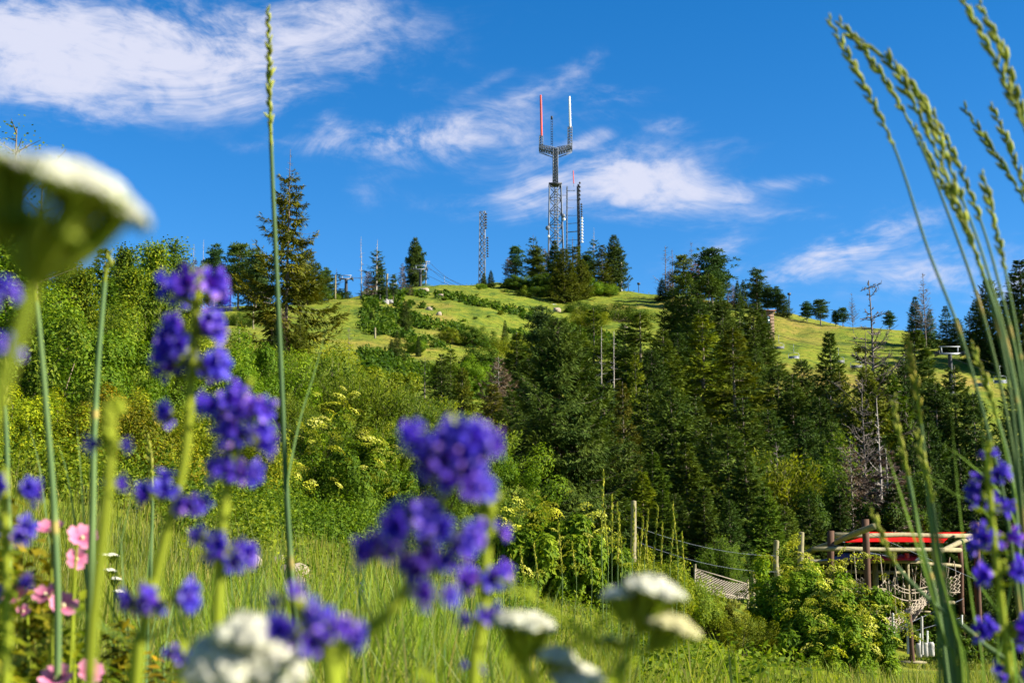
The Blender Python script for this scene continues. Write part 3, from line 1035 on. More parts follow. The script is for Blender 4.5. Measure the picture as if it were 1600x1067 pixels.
def twin_mast():
    d = 440.
    b = at(894, 395, d)
    zb = gz(b[0], b[1])
    O = np.array([b[0], b[1], zb])
    root = thing('twin_leg_mast', 'twin leg radio mast with crossbars beside the tallest tower', 'radio mast', O)
    L = lambda p: np.asarray(p) - O

    def pole(px0, px1, y0, name, r, w, mat='steel'):
        P1 = L(at(px0, y0, d))
        P0 = L(at(px1, 390, d))
        P0[2] = -.5
        mb = MB()
        offs = [(-w, -w), (w, -w), (0, w)]
        seg = [[P0 + [x, y, 0], P1 + [x, y, 0]] for x, y in offs]
        nb = 30
        for k in range(nb):
            A, B = P0 + (P1 - P0) * k / nb, P0 + (P1 - P0) * (k + 1) / nb
            for i in range(3):
                j = (i + 1) % 3
                seg.append([A + [*offs[i], 0], B + [*offs[j], 0]])
        struts(seg, r, mb=mb)
        mb.build(name, M[mat], root)
    pole(886, 884.6, 291, 'mast_leg', .075, .16)
    pole(902.3, 904.2, 291, 'mast_leg', .09, .2)
    pole(903.8, 906.2, 288, 'mast_leg', .10, .24, 'darksteel')
    for y, a0, a1, r in ((298, 886, 899, .09), (313, 886, 902, .05), (325, 886, 897, .06), (337, 885.5, 903, .06), (350, 885.3, 903, .09), (363, 885.2, 904, .16), (376, 885, 904.5, .08), (305.5, 878.5, 886, .07)):
        struts([[L(at(a0, y, d)), L(at(a1, y - (1.5 if y > 340 else 0), d))]], r).build('crossbar', M['steel'], root)
    struts([[L(at(896.5, 292, d)), L(at(896.3, 287, d))]], .06).build('whip_bracket', M['steel'], root)
    struts([[L(at(896.3, 287, d)), L(at(895.6, 267, d))]], .16, 6).build('whip_antenna', M['red'], root)
    md, mw = bell_mesh(.36, M['darksteel'], 'dark_bay'), bell_mesh(.42, M['white'], 'white_bay')
    for k in range(5):
        link('antenna_bay', md, root, L(at(905.8, 286.5 + k * 6.3, d)) + [0, -.6, 0])
    for k in range(6):
        link('antenna_bay', md, root, L(at(908.3 + k * .08, 320 + k * 3.8, d)) + [0, -.6, 0])
    for k in range(9):
        link('antenna_bay', mw, root, L(at(909 + k * .04, 341.5 + k * 4.6, d)) + [0, -.6, 0])
    return root


def slim_mast():
    d = 418.
    b = at(754, 440, d)
    zb = gz(b[0], b[1])
    O = np.array([b[0], b[1], zb])
    root = thing('lattice_mast', 'slim lattice radio mast standing alone on the bare ridge', 'radio mast', O)
    L = lambda p: np.asarray(p) - O
    b0 = sq(747.8, 757.6, 440, d, 1.2)
    for p in b0:
        p[2] = zb - .5
    lattice([L(p) for p in b0], [L(p) for p in sq(749.6, 757.2, 331, d, 1.0)], 14, .11, .075, M['steel'], root)
    struts([[np.array([L(at(758.2, 440, d))[0], -.4, -.5]), L(at(757.8, 330, d)) + [0, -.4, 0]]], .16).build('feed_pipe', M['steel'], root)
    md = bell_mesh(.34, M['darksteel'], 'small_bay')
    for k in range(6):
        link('antenna_bay', md, root, L(at(759.6, 335 + k * 4.3, d)) + [0, -.4, 0])
    for k in range(8):
        link('antenna_bay', md, root, L(at(761.6 + k * .06, 372 + k * 4.1, d)) + [0, -.4, 0])


antenna_tower()
twin_mast()
slim_mast()


# ------------------------------------------------------------------ chairlift
def lift_tower(px, py, d, armpx, label, tall=True, dark=False, ybase=None):
    c = at(px, py, d)
    zb = gz(c[0], c[1])
    O = np.array([c[0], c[1], zb])
    root = thing('lift_tower', label, 'lift tower', O, 'towers of the chairlift')
    h = c[2] - zb
    w = armpx * d / FPX / 2
    mt = M['galv']
    MB().add(*tubes(np.array([[0, 0, -.6], [0, 0, h * .5], [0, 0, h]]), np.array([.42, .38, .34]), 10)).build('pole', M['darksteel'], root, True)
    v, f = box((0, 0, h), (2 * w, .34, .34))
    MB().add(v, f).build('crossarm', mt, root)
    fr = MB()
    lift = .085 * armpx * d / FPX * 3.4
    struts([[(-w * .62, 0, h), (-w * .62 - .1, 0, h + lift)], [(w * .62, 0, h), (w * .62 + .1, 0, h + lift)], [(-w * .85, 0, h + lift), (w * .85, 0, h + lift)]], .1, mb=fr)
    fr.build('service_frame', mt, root)
    for s in (-1, 1):
        sh = MB()
        v, f = box((s * w, 0, h - .15), (.16, 2.6, .3))
        sh.add(v, f)
        for k in range(4):
            vv, ff = lathe([(-.09, .02), (-.09, .26), (.09, .26), (.09, .02)], 10)
            vv = np.array(vv)[:, [2, 0, 1]] + np.array([s * w, -1.05 + k * .7, h + .12])
            sh.add(vv, ff)
        sh.build('sheave_train', M['darksteel'], root)
    return O + [-w, 0, h + .38], O + [w, 0, h + .38]


TW = [lift_tower(541, 436, 322, 20, 'lift tower on the skyline beside the leftmost ridge firs', dark=True),
      lift_tower(657, 421, 372, 22, 'dark lift tower before the full green pine on the ridge', dark=True),
      lift_tower(858, 483, 345, 26, 'pale lift tower head below the hilltop trees under the radio masts'),
      lift_tower(1164, 515, 292, 33, 'lift tower rising between the firs left of the wooden lift hut'),
      lift_tower(1484, 553, 235, 40, 'dark lift tower with pale crossarm on the open slope at right', dark=True)]
# the rope runs on beyond the frame to both sides
e0 = (at(430, 470, 300) - [2, 0, 0], at(430, 470, 300) + [2, 0, 0])
e1 = (at(1720, 610, 190) - [2.1, 0, 0], at(1720, 610, 190) + [2.1, 0, 0])
NODES = [e0] + TW + [e1]
SAG = [.5, 1.2, 2.0, 3.2, 2.2, 1.0]


def rope_point(side, k, t):
    a, b = NODES[k][side], NODES[k + 1][side]
    return a + (b - a) * t - np.array([0, 0, SAG[k] * 4 * t * (1 - t)])


for side in (0, 1):
    pts = np.concatenate([[rope_point(side, k, t) for t in np.linspace(0, 1, 9)[:-1]] for k in range(len(NODES) - 1)])
    o = MB().add(*tubes(pts, np.full(len(pts), .035), 4)).build('haul_rope', M['darksteel'])
    tag(o, ['haul rope of the chairlift on the downhill-facing left side of its towers', 'haul rope of the chairlift on the right side of its towers'][side], 'rope', 'ropes of the chairlift')


def chair_meshes():
    hg = struts([[(0, 0, 0), (0, .08, -.9)], [(0, .08, -.9), (0, .25, -1.55)], [(-.55, .25, -1.55), (.55, .25, -1.55)]], .04)
    v, f = box((0, 0, -.02), (.12, .5, .14))
    hg.add(v, f)
    fr = []
    for s in (-1, 1):
        P = smooth_path([(s * .5, .25, -1.55), (s * .95, .25, -1.75), (s * 1.0, .2, -2.2), (s * .98, 0, -2.72), (s * .9, -.5, -2.75)], 12)
        fr.append(MB().add(*tubes(P, np.full(12, .045), 5)))
    st = MB().add(*box((0, -.28, -2.72), (1.9, .55, .12)))
    bk = MB().add(*box((0, .06, -2.42), (1.85, .07, .42)))
    return hg, fr, st, bk


M['seatpad'] = solid('chair_seat_vinyl', (.10, .105, .11), (.15, .155, .16), .6)
M['seatpale'] = solid('chair_seat_worn', (.42, .43, .44), (.52, .53, .54), .5)
hg, fr, st, bk = chair_meshes()
CH = [('hanger', hg.mesh('chair_hanger', M['galv'])), ('side_frame', fr[0].mesh('chair_frame', M['galv'], True)), ('side_frame', fr[1].mesh('chair_frame', M['galv'], True))]
SEATS = {'d': [('seat', st.mesh('chair_seat', M['seatpad'])), ('backrest', bk.mesh('chair_back', M['seatpad']))],
         'p': [('seat', st.mesh('chair_seat_pale', M['seatpale'])), ('backrest', bk.mesh('chair_back_pale', M['steel']))]}


def lift_chair(px, side, shade, label):
    best = None
    for k in range(len(NODES) - 1):
        for t in np.linspace(0, 1, 200):
            p = rope_point(side, k, t)
            q = 800 + FPX * p[0] / (p[1] * math.cos(TH) + p[2] * math.sin(TH))
            if best is None or abs(q - px) < best[0]:
                best = (abs(q - px), p, k)
    k = best[2]
    dv = NODES[k + 1][0] - NODES[k][0]
    o = thing('lift_chair', label, 'lift chair', best[1], 'chairs on the chairlift', math.atan2(dv[1], dv[0]) * .12)
    for n, me in CH + SEATS[shade]:
        link(n, me, o)


for a in [(1562, 1, 'p', 'pale lift chair past the tower on the right slope, nearest the grass stalks'), (1533, 0, 'd', 'faint lift chair just right of the dark tower on the right slope'),
          (1413, 1, 'd', 'lift chair hanging above the tall fir left of the dark right-hand tower'), (1337, 0, 'd', 'lift chair hanging behind the bare branches of the tall snag'),
          (1309, 1, 'd', 'dark lift chair between the narrow fir and the tall snag'), (1240, 0, 'p', 'pale lift chair right of a dark one over the bright slope below the hut'),
          (1217, 1, 'd', 'dark lift chair closest to the firs below the wooden lift hut'), (1159, 0, 'p', 'pale lift chair right under the tower between the firs'),
          (957, 1, 'p', 'pale lift chair above the thin white snags in the middle of the slope'), (902, 0, 'p', 'pale lift chair just right of the lift tower below the hilltop trees'),
          (826, 1, 'p', 'lift chair just left of the lift tower below the hilltop trees'), (783, 0, 'd', 'dark framed lift chair at the edge of the shaded shrubs below the ridge'),
          (769, 1, 'p', 'pale lift chair second left of the shaded shrubs below the ridge'), (745, 0, 'd', 'lift chair in the middle of the run between pine tower and hilltop shrubs'),
          (731, 1, 'p', 'pale lift chair below the slim lattice mast'), (707, 0, 'd', 'dark lift chair over the yellow grass right of the ridge pine'),
          (694, 1, 'p', 'topmost pale lift chair over the ridge right of the full green pine'), (614, 0, 'd', 'lift chair against the sky above the small round-topped tree')]:
    lift_chair(*a)


# ------------------------------------------------------------------ posts, poles, hut, rocks on the hill
def post(px, ytop, ybase, d, r, mat, name, label, cat, cap=None, tilt=0.0, group=None):
    t = at(px, ytop, d)
    b = at(px + tilt, ybase, d)
    zb = min(gz(b[0], b[1]), b[2]) - .15
    O = np.array([b[0], b[1], zb])
    tp = t - O
    P = np.linspace([0, 0, 0], tp, 5)
    P[1:-1] += rng.normal(0, r * .25, (3, 3))
    mb = MB().add(*tubes(P, r * np.array([1.1, 1.05, 1, .95, .9]), 8))
    mb.add(*sphere(tp, r * .9, 8, 4, (1, 1, .3)))
    root = thing(name, label, cat, O, group)
    mb.build('shaft', M[mat], root)
    if cap == 'arms':
        for q in (.25, .75):
            struts([[tp + [-1.0, 0, -q], tp + [1.0, 0, -q]]], .07).build('crossarm', M['log'], root)
        for s in (-.9, -.45, .45, .9):
            MB().add(*sphere(tp + [s, 0, -.15], .1, 6, 4, (1, 1, 1.6))).build('insulator', M['white'], root)
    if cap == 'lamp':
        MB().add(*box(tp + [0, 0, .1], (.8, .5, .55))).build('lamp_head', M['darksteel'], root)
    return tp + O


post(524, 430, 459, 300, .16, 'log', 'utility_pole', 'bare wooden pole against the dark fir at the left end of the ridge', 'pole')
pA = post(665.5, 408, 438, 385, .16, 'log', 'utility_pole', 'power pole with crossarms right of the green ridge pine', 'pole', 'arms')
post(594, 460, 496, 300, .17, 'log', 'utility_pole', 'wooden pole below the dead grey fir clump on the left slope', 'pole')
post(586, 512, 552, 215, .16, 'log', 'utility_pole', 'lower wooden pole on the left slope beside the dark shrubs', 'pole', tilt=1.5)
post(605, 428, 479, 300, .24, 'log', 'broken_trunk', 'mossy broken trunk standing on the ridge left of the round-topped tree', 'broken trunk', tilt=-.5)
post(396, 475, 511, 200, .11, 'log', 'marker_post', 'thin pale post on the slope left of the half-dead fir', 'post')
post(374, 512, 526, 150, .09, 'log', 'marker_post', 'short pale stake low on the slope behind the purple flowers', 'post')
post(1191, 513, 566, 262, .10, 'steel', 'slope_light', 'thin grey lamp pole right of the firs beside the lift tower', 'lamp pole', 'lamp')
post(1233, 460, 481, 362, .13, 'darksteel', 'slope_light', 'lamp pole on the skyline right of the ridge pines', 'lamp pole', 'lamp')
post(998, 444, 452, 392, .10, 'darksteel', 'slope_light', 'small dark post on the bare ridge right of the white trunk', 'lamp pole', 'lamp')
post(982, 441, 452, 392, .07, 'darksteel', 'slope_light', 'thin dark post close beside the white bare trunk on the ridge', 'lamp pole')
post(970.5, 411, 453, 388, .34, 'white', 'bare_trunk', 'bare bleached white trunk under the large ridge fir', 'dead trunk')
pB = at(545, 452, 330)
pC = at(760, 452, 400)
for k in range(2):
    pts = np.array([pA + [(-.8, .8)[k], 0, -.2] + (pB - pA) * 0 + (pC - pA) * t - np.array([0, 0, 2.5 * 4 * t * (1 - t)]) for t in np.linspace(0, 1, 9)])
    o = MB().add(*tubes(pts, np.full(9, .045), 4)).build('power_line', M['darksteel'])
    tag(o, ['lower power line dropping right from the crossarm pole over the ridge', 'upper power line dropping right from the crossarm pole over the ridge'][k], 'power line')


def lift_hut():
    d = 300.
    c = at(1196, 503, d)
    O = np.array([c[0], c[1], gz(c[0], c[1])])
    ztop = at(1196, 488, d)[2] - O[2]
    root = thing('lift_hut', 'small brown wooden lift hut with a window half hidden by firs', 'hut', O)
    M['hutwall'] = solid('hut_boards', (.12, .075, .045), (.20, .135, .085), .8, scale=6)
    M['hutroof'] = solid('hut_roof', (.13, .06, .035), (.19, .09, .055), .8, scale=4)
    M['glass'] = solid('dark_glass', (.05, .09, .12), (.08, .13, .17), .15)
    h = max(ztop, 1.9)
    wz = MB()
    for k in range(9):
        wz.add(*box((0, -1.4 + .006 * (k % 2), h * (k + .5) / 9), (3.2, .1, h / 9 * .94)))
    wz.add(*box((0, 0, h / 2), (3.1, 2.7, h)))
    wz.build('wall', M['hutwall'], root)
    MB().add(*box((0, 0, h + .12), (4.0, 3.6, .22))).build('roof', M['hutroof'], root)
    w = MB().add(*box((.2, -1.47, h * .62), (1.1, .05, h * .4))).build('window', M['glass'], root)
    fr_ = MB()
    for s in (-1, 1):
        fr_.add(*box((.2 + s * .6, -1.49, h * .62), (.1, .08, h * .46)))
        fr_.add(*box((.2, -1.49, h * .62 + s * h * .22), (1.1, .07, .1)))
    fr_.build('frame', M['hutroof'], w)


lift_hut()


def rock(px, py, d, w, hgt, mat, label, group=None):
    c = at(px, py, d)
    r = np.random.default_rng(int(px * 7 + py))
    v, f = sphere((0, 0, 0), 1.0, 14, 9)
    v = np.array(v)
    n = 1 + .16 * np.sin(v[:, 0:1] * 3.1 + px) * np.sin(v[:, 1:2] * 2.7 + py) + .10 * np.sin(v[:, 2:3] * 6 + v[:, 0:1] * 5) + r.normal(0, .02, (len(v), 1))
    v = v * n * np.array([w / 2, w * .38, hgt])
    z = gz(c[0], c[1])
    o = MB().add(v, f).build('boulder', M[mat])
    o.location = (c[0], c[1], z + hgt * .1)
    o.rotation_euler = (0, 0, r.uniform(-.3, .3))
    tag(o, label, 'boulder', group)


for a in [(458, 905, 12.6, .30, .13, 'rock', 'pale rounded boulder in the meadow grass right of the single tall grass stalk'), (393, 893, 13.2, .22, .13, 'rock', 'small pale boulder in the grass behind the purple flower spike'),
          (435, 900, 14.5, .20, .09, 'rock', 'small pale boulder between two larger ones in the meadow'),
          (411, 484, 235, 1.5, .65, 'rock', 'larger pale boulder on the slope just left of the half-dead fir'), (422, 482, 236, 1.3, .6, 'rock', 'pale boulder tucked against the left side of the half-dead fir'),
          (870, 487, 322, 2.0, .8, 'rock', 'pale boulder below the olive fir on the upper slope'), (975, 484, 300, 1.5, .5, 'rock', 'small pale boulder on the slope above the middle firs'),
          (601, 482, 297, 2.2, .9, 'greyrock', 'grey boulder at the foot of the mossy broken trunk'), (610, 482, 299, 1.8, .75, 'greyrock', 'grey boulder under the small round-topped tree'),
          (662, 458, 350, 2.6, .7, 'rock', 'flat pale boulder right of the dark ridge lift tower'), (671, 483, 290, 1.8, .6, 'rock', 'pale boulder on the grass below the brown bush'),
          (687, 470, 320, 2.0, .5, 'rock', 'flat pale boulder in the yellow grass under the upper chairs'), (1188, 472, 330, 1.3, 1.0, 'rock', 'pale boulder on the right ridge above the lift hut'),
          (686, 492, 270, 1.2, .5, 'rock', 'small pale boulder above the dark mid-slope shrubs')]:
    rock(*a)

# ------------------------------------------------------------------ trees on the ridge
def trees(rows, name, cat, group):
    for row in rows:
        key, px, yt, d, wide, tint, label = row[:7]
        plant(key, row[7] if len(row) > 7 else name, label, cat, px, yt, d, wide, tint, group)


trees([
    ('fir_thin_b', 288, 402, 268, 1.30, 'brown', 'thin brownish fir at the left end of the ridge trees'),
    ('snag_c', 303, 382, 270, 1.2, None, 'first pale bare snag on the left ridge', 'dead_tree'),
    ('fir_brown_b', 304, 405, 272, 1.43, None, 'grey-brown dying fir around the foot of the left ridge snags'),
    ('snag_c', 319, 375, 272, 1.0, None, 'taller pale bare snag on the left ridge', 'dead_tree'),
    ('fir_thin_a', 318, 403, 276, 1.30, None, 'thin green fir right behind the taller left snag'),
    ('pine_c', 337, 383, 268, 1.10, 'blue', 'slender blue-green conifer right of the left ridge snags'),
    ('fir_c', 342, 420, 274, 1.17, 'dark', 'short dark fir filling in behind the slender blue-green conifer'),
    ('pine_a', 375, 383, 262, 1.30, 'light', 'loose airy pine standing on the left ridge'),
    ('fir_thin_c', 362, 402, 266, 1.30, None, 'thin fir at the left side of the loose airy pine'),
    ('fir_thin_a', 390, 400, 264, 1.17, None, 'thin fir at the right side of the loose airy pine'),
    ('pine_c', 402, 390, 258, 1.17, None, 'tuft-topped conifer just left of the half-dead fir'),
    ('fir_b', 412, 415, 262, 1.43, 'dark', 'dark fir low behind the left branches of the half-dead fir'),
    ('fir_c', 482, 390, 285, 1.30, 'olive', 'broad olive fir behind the right branches of the half-dead fir'),
    ('fir_f', 468, 405, 288, 1.17, 'dark', 'dark fir hidden behind the trunk of the half-dead fir'),
    ('fir_c', 497, 410, 292, 1.17, None, 'rounded fir at the right foot of the half-dead fir'),
    ('pine_c', 510, 419, 300, 1.30, None, 'small dark conifer second from the bare pole on the left ridge'),
    ('fir_thin_a', 526, 420, 306, 1.82, 'dark', 'small fir right behind the bare pole on the left ridge'),
    ('snag_c', 566, 370, 312, 1.3, None, 'white bare snag left of the dying ridge fir', 'dead_tree'),
    ('fir_brown_a', 576, 423, 306, 1.30, 'grey', 'bulky grey dead fir below the white snag'),
    ('fir_thin_b', 590, 374, 308, 1.62, None, 'dying fir with bare top next to the white snag'),
    ('fir_b', 593, 405, 310, 1.30, 'dark', 'dark fir wrapped around the lower dying ridge fir'),
    ('snag_d', 571, 432, 300, .9, None, 'twiggy grey dead sapling in the dead fir clump', 'dead_tree'),
    ('pine_b', 615, 429, 300, 0.72, None, 'small round-topped tree on a thin trunk on the ridge'),
    ('fir_brown_b', 629, 411, 372, 1.04, 'grey', 'thin grey dying sapling left of the full green ridge pine'),
    ('fir_f', 649, 371, 378, 0.81, None, 'full green ridge pine left of the dark lift tower'),
    ('pine_c', 650, 380, 379, 1.04, 'dark', 'darker pine merged into the back of the full green ridge pine'),
    ('fir_brown_a', 641, 446, 320, 1.69, None, 'squat brown dead shrub-like fir below the ridge pine'),
    ('fir_c', 756, 426, 372, 1.17, None, 'left of two small firs under the slim lattice mast'),
    ('fir_a', 767, 422, 374, 1.30, 'dark', 'right of two small firs under the slim lattice mast'),
    ('fir_f', 719, 446, 366, 1.04, None, 'tiny round fir alone on the grass below the slim mast'),
], 'ridge_fir', 'tree', 'trees along the ridge')
trees([
    ('fir_brown_a', 794, 402, 392, 1.37, None, 'bulky brown dead tree at the left of the hilltop grove'),
    ('pine_a', 806, 386, 396, 1.17, 'blue', 'blue-green pine behind the bulky brown dead tree'),
    ('fir_thin_c', 833, 366, 392, 1.62, None, 'tall ragged fir with bare tip left of the big tower'),
    ('pine_c', 838, 385, 390, 1.30, 'olive', 'olive conifer in front of the tall ragged fir'),
    ('fir_brown_b', 851, 388, 394, 1.17, None, 'brown dead fir against the left leg of the big tower'),
    ('fir_b', 866, 376, 382, 1.56, 'dark', 'dark blackish fir under the big tower'),
    ('fir_c', 881, 388, 352, 1.49, 'olive', 'large olive fir reaching furthest down the slope in the grove'),
    ('fir_thin_a', 895, 370, 366, 1.95, 'grey', 'grey-tipped dying fir under the twin-leg mast'),
    ('fir_e', 900, 384, 364, 1.43, 'olive', 'olive-grey fir wrapped around the dying one under the twin-leg mast'),
    ('fir_f', 909, 405, 360, 1.17, 'olive', 'short broad fir at the front right of the hilltop grove'),
    ('pine_c', 917, 394, 386, 1.30, 'dark', 'dark conifer at the back between mast and spire'),
    ('fir_thin_b', 928, 356, 388, 1.17, None, 'thin spire with a bare tip right of the masts'),
    ('fir_e', 941, 382, 380, 1.49, 'olive', 'rounded fir between the thin spire and the large ridge fir'),
    ('fir_f', 959, 367, 388, 1.01, None, 'large full ridge fir at the right end of the hilltop grove'),
    ('pine_b', 963, 385, 389, 1.17, None, 'low branching pine merged in the right end of the hilltop grove'),
    ('fir_b', 876, 400, 370, 1.43, 'dark', 'dark fir filling the middle of the hilltop grove'),
    # group right of the bare gap
    ('snag_d', 1038, 384, 372, 1.5, None, 'twiggy brown bare tree at the left of the right-hand grove', 'dead_tree'),
    ('snag_d', 1050, 389, 374, 1.4, None, 'second twiggy bare tree of the right-hand grove', 'dead_tree'),
    ('fir_brown_a', 1046, 420, 370, 1.04, None, 'brown dead crown under the twiggy bare trees'),
    ('pine_b', 1068, 398, 362, 1.17, 'olive', 'round headed pine in the middle of the right-hand grove'),
    ('snag_b', 1079, 378, 368, .8, None, 'tallest bare tip in the right-hand grove', 'dead_tree'),
    ('fir_brown_b', 1088, 408, 360, 1.56, 'rust', 'rusty orange dying fir in the right-hand grove'),
    ('pine_b', 1112, 388, 350, 1.62, 'dark', 'big dark pine leaning over the right-hand grove'),
    ('pine_c', 1118, 400, 352, 1.17, None, 'green pine merged in the trunk of the big dark pine'),
    ('fir_a', 1034, 434, 366, 1.43, 'dark', 'small dark fir at the left foot of the right-hand grove'),
    ('fir_brown_b', 1137, 440, 366, 1.30, 'grey', 'grey dead fir on the ridge right of the big dark pine'),
    ('fir_brown_a', 1145, 444, 368, 1.04, 'grey', 'second grey dead fir on the ridge'),
    ('fir_b', 1152, 438, 362, 1.17, None, 'small fir right of the grey dead pair'),
    ('fir_a', 1161, 437, 364, 1.17, None, 'second small fir right of the grey dead pair'),
    ('pine_b', 1181, 420, 356, 1.10, None, 'tall layered pine on the right ridge'),
    ('fir_f', 1181, 436, 357, 0.91, None, 'bushy fir merged into the foot of the tall layered pine'),
    ('pine_c', 1199, 446, 352, 1.56, None, 'rounded pine on the right side of the tall layered pine'),
    ('pine_c', 1213, 448, 350, 1.43, 'dark', 'pine sloping away two right of the tall layered pine'),
    ('fir_c', 1224, 460, 348, 1.56, None, 'low fir at the foot of the skyline lamp pole'),
    ('pine_c', 1260, 471, 345, 1.69, 'blue', 'left of two small round pines alone on the right ridge'),
    ('pine_a', 1281, 469, 340, 1.95, None, 'right of two small round pines alone on the right ridge'),
    ('pine_c', 1305, 485, 338, 1.56, 'blue', 'tiny round tree on the right ridge'),
    ('pine_a', 1316, 481, 337, 1.56, 'blue', 'tiny tree beside another left of the white twisted trunk'),
    ('snag_b', 1331, 458, 318, .9, None, 'white twisted dead trunk on the right ridge', 'dead_tree'),
    ('pine_c', 1389, 486, 330, 1.69, 'blue', 'lone small tree on the ridge right of the tall snag'),
    ('snag_b', 1441, 426, 300, .95, None, 'thick dead trunk with bare limbs on the right ridge', 'dead_tree'),
    ('fir_b', 1429, 463, 304, 1.43, 'blue', 'blue-green fir left of the thick dead ridge trunk'),
    ('fir_a', 1452, 482, 302, 1.04, 'blue', 'low fir right behind the thick dead ridge trunk'),
    ('fir_e', 1477, 477, 296, 1.43, 'blue', 'loose fir right of the thick dead ridge trunk'),
    ('fir_f', 1494, 497, 294, 1.56, 'dark', 'low dark fir clump on the ridge before the thin snag'),
    ('snag_c', 1512, 484, 292, 1.6, None, 'thin pale snag on the ridge behind the grass stalks', 'dead_tree'),
    ('fir_f', 1543, 436, 280, 1.10, 'dark', 'big dark fir on the ridge behind the grass stalks'),
    ('fir_c', 1524, 470, 284, 1.17, 'dark', 'lower dark fir left against the big ridge fir behind the stalks'),
    ('fir_b', 1592, 405, 270, 1.69, 'dark', 'dark fir at the right edge of the ridge'),
    ('fir_c', 1572, 470, 274, 1.17, 'dark', 'dark fir between the big ridge fir and the edge one'),
], 'hilltop_fir', 'tree', 'trees along the ridge')

# the half-dead fir and the mid-slope trees left of the forest
plant('fir_halfdead', 'half_dead_fir', 'tall half-dead fir with bare tip and ragged olive branches', 'tree', 455, 234, 132, 1.0, 'umber')
trees([
    ('fir_brown_a', 440, 480, 129, 1.0, None, 'brown dead low fir against the foot of the half-dead fir'),
    ('fir_c', 436, 497, 127, .9, 'dark', 'dark young fir tucked left of the half-dead fir'),
    ('fir_c', 470, 492, 128, .9, 'olive', 'young olive fir tucked right of the half-dead fir'),
    ('fir_f', 634, 470, 232, 1.0, None, 'rounded fir above the mid-slope shrubs'),
    ('fir_a', 621, 516, 178, 1.15, None, 'pointed fir in the dark mid-slope clump'),
    ('fir_f', 612, 530, 184, 1.0, 'dark', 'dark fir left in the mid-slope clump'),
    ('fir_c', 632, 545, 176, .9, 'bright', 'bright low fir right in the mid-slope clump'),
    ('fir_c', 581, 486, 245, 1.2, 'dark', 'small dark fir alone on the left slope'),
    ('fir_b', 613, 590, 128, 1.3, 'light', 'small young fir above the willows'),
    ('fir_thin_c', 664, 556, 118, 1.4, None, 'thin fir with bare tip left in the trio above the willows'),
    ('fir_a', 690, 552, 112, 1.4, None, 'pointed fir in the middle of the trio above the willows'),
    ('fir_e', 705, 545, 116, 1.3, 'light', 'tallest fir of the trio above the willows'),
    ('fir_c', 722, 574, 114, 1.1, 'olive', 'fir right of the trio above the willows'),
    ('snag_d', 547, 512, 118, 1.2, None, 'thin yellowish bare sapling on the left slope', 'dead_tree'),
    ('fir_f', 654, 525, 200, .8, 'dark', 'squat dark fir left of the domed mid-slope bush'),
    ('fir_b', 789, 500, 230, 1.0, None, 'small fir on the grass left of the big forest'),
], 'slope_fir', 'tree', 'trees scattered on the left slope')

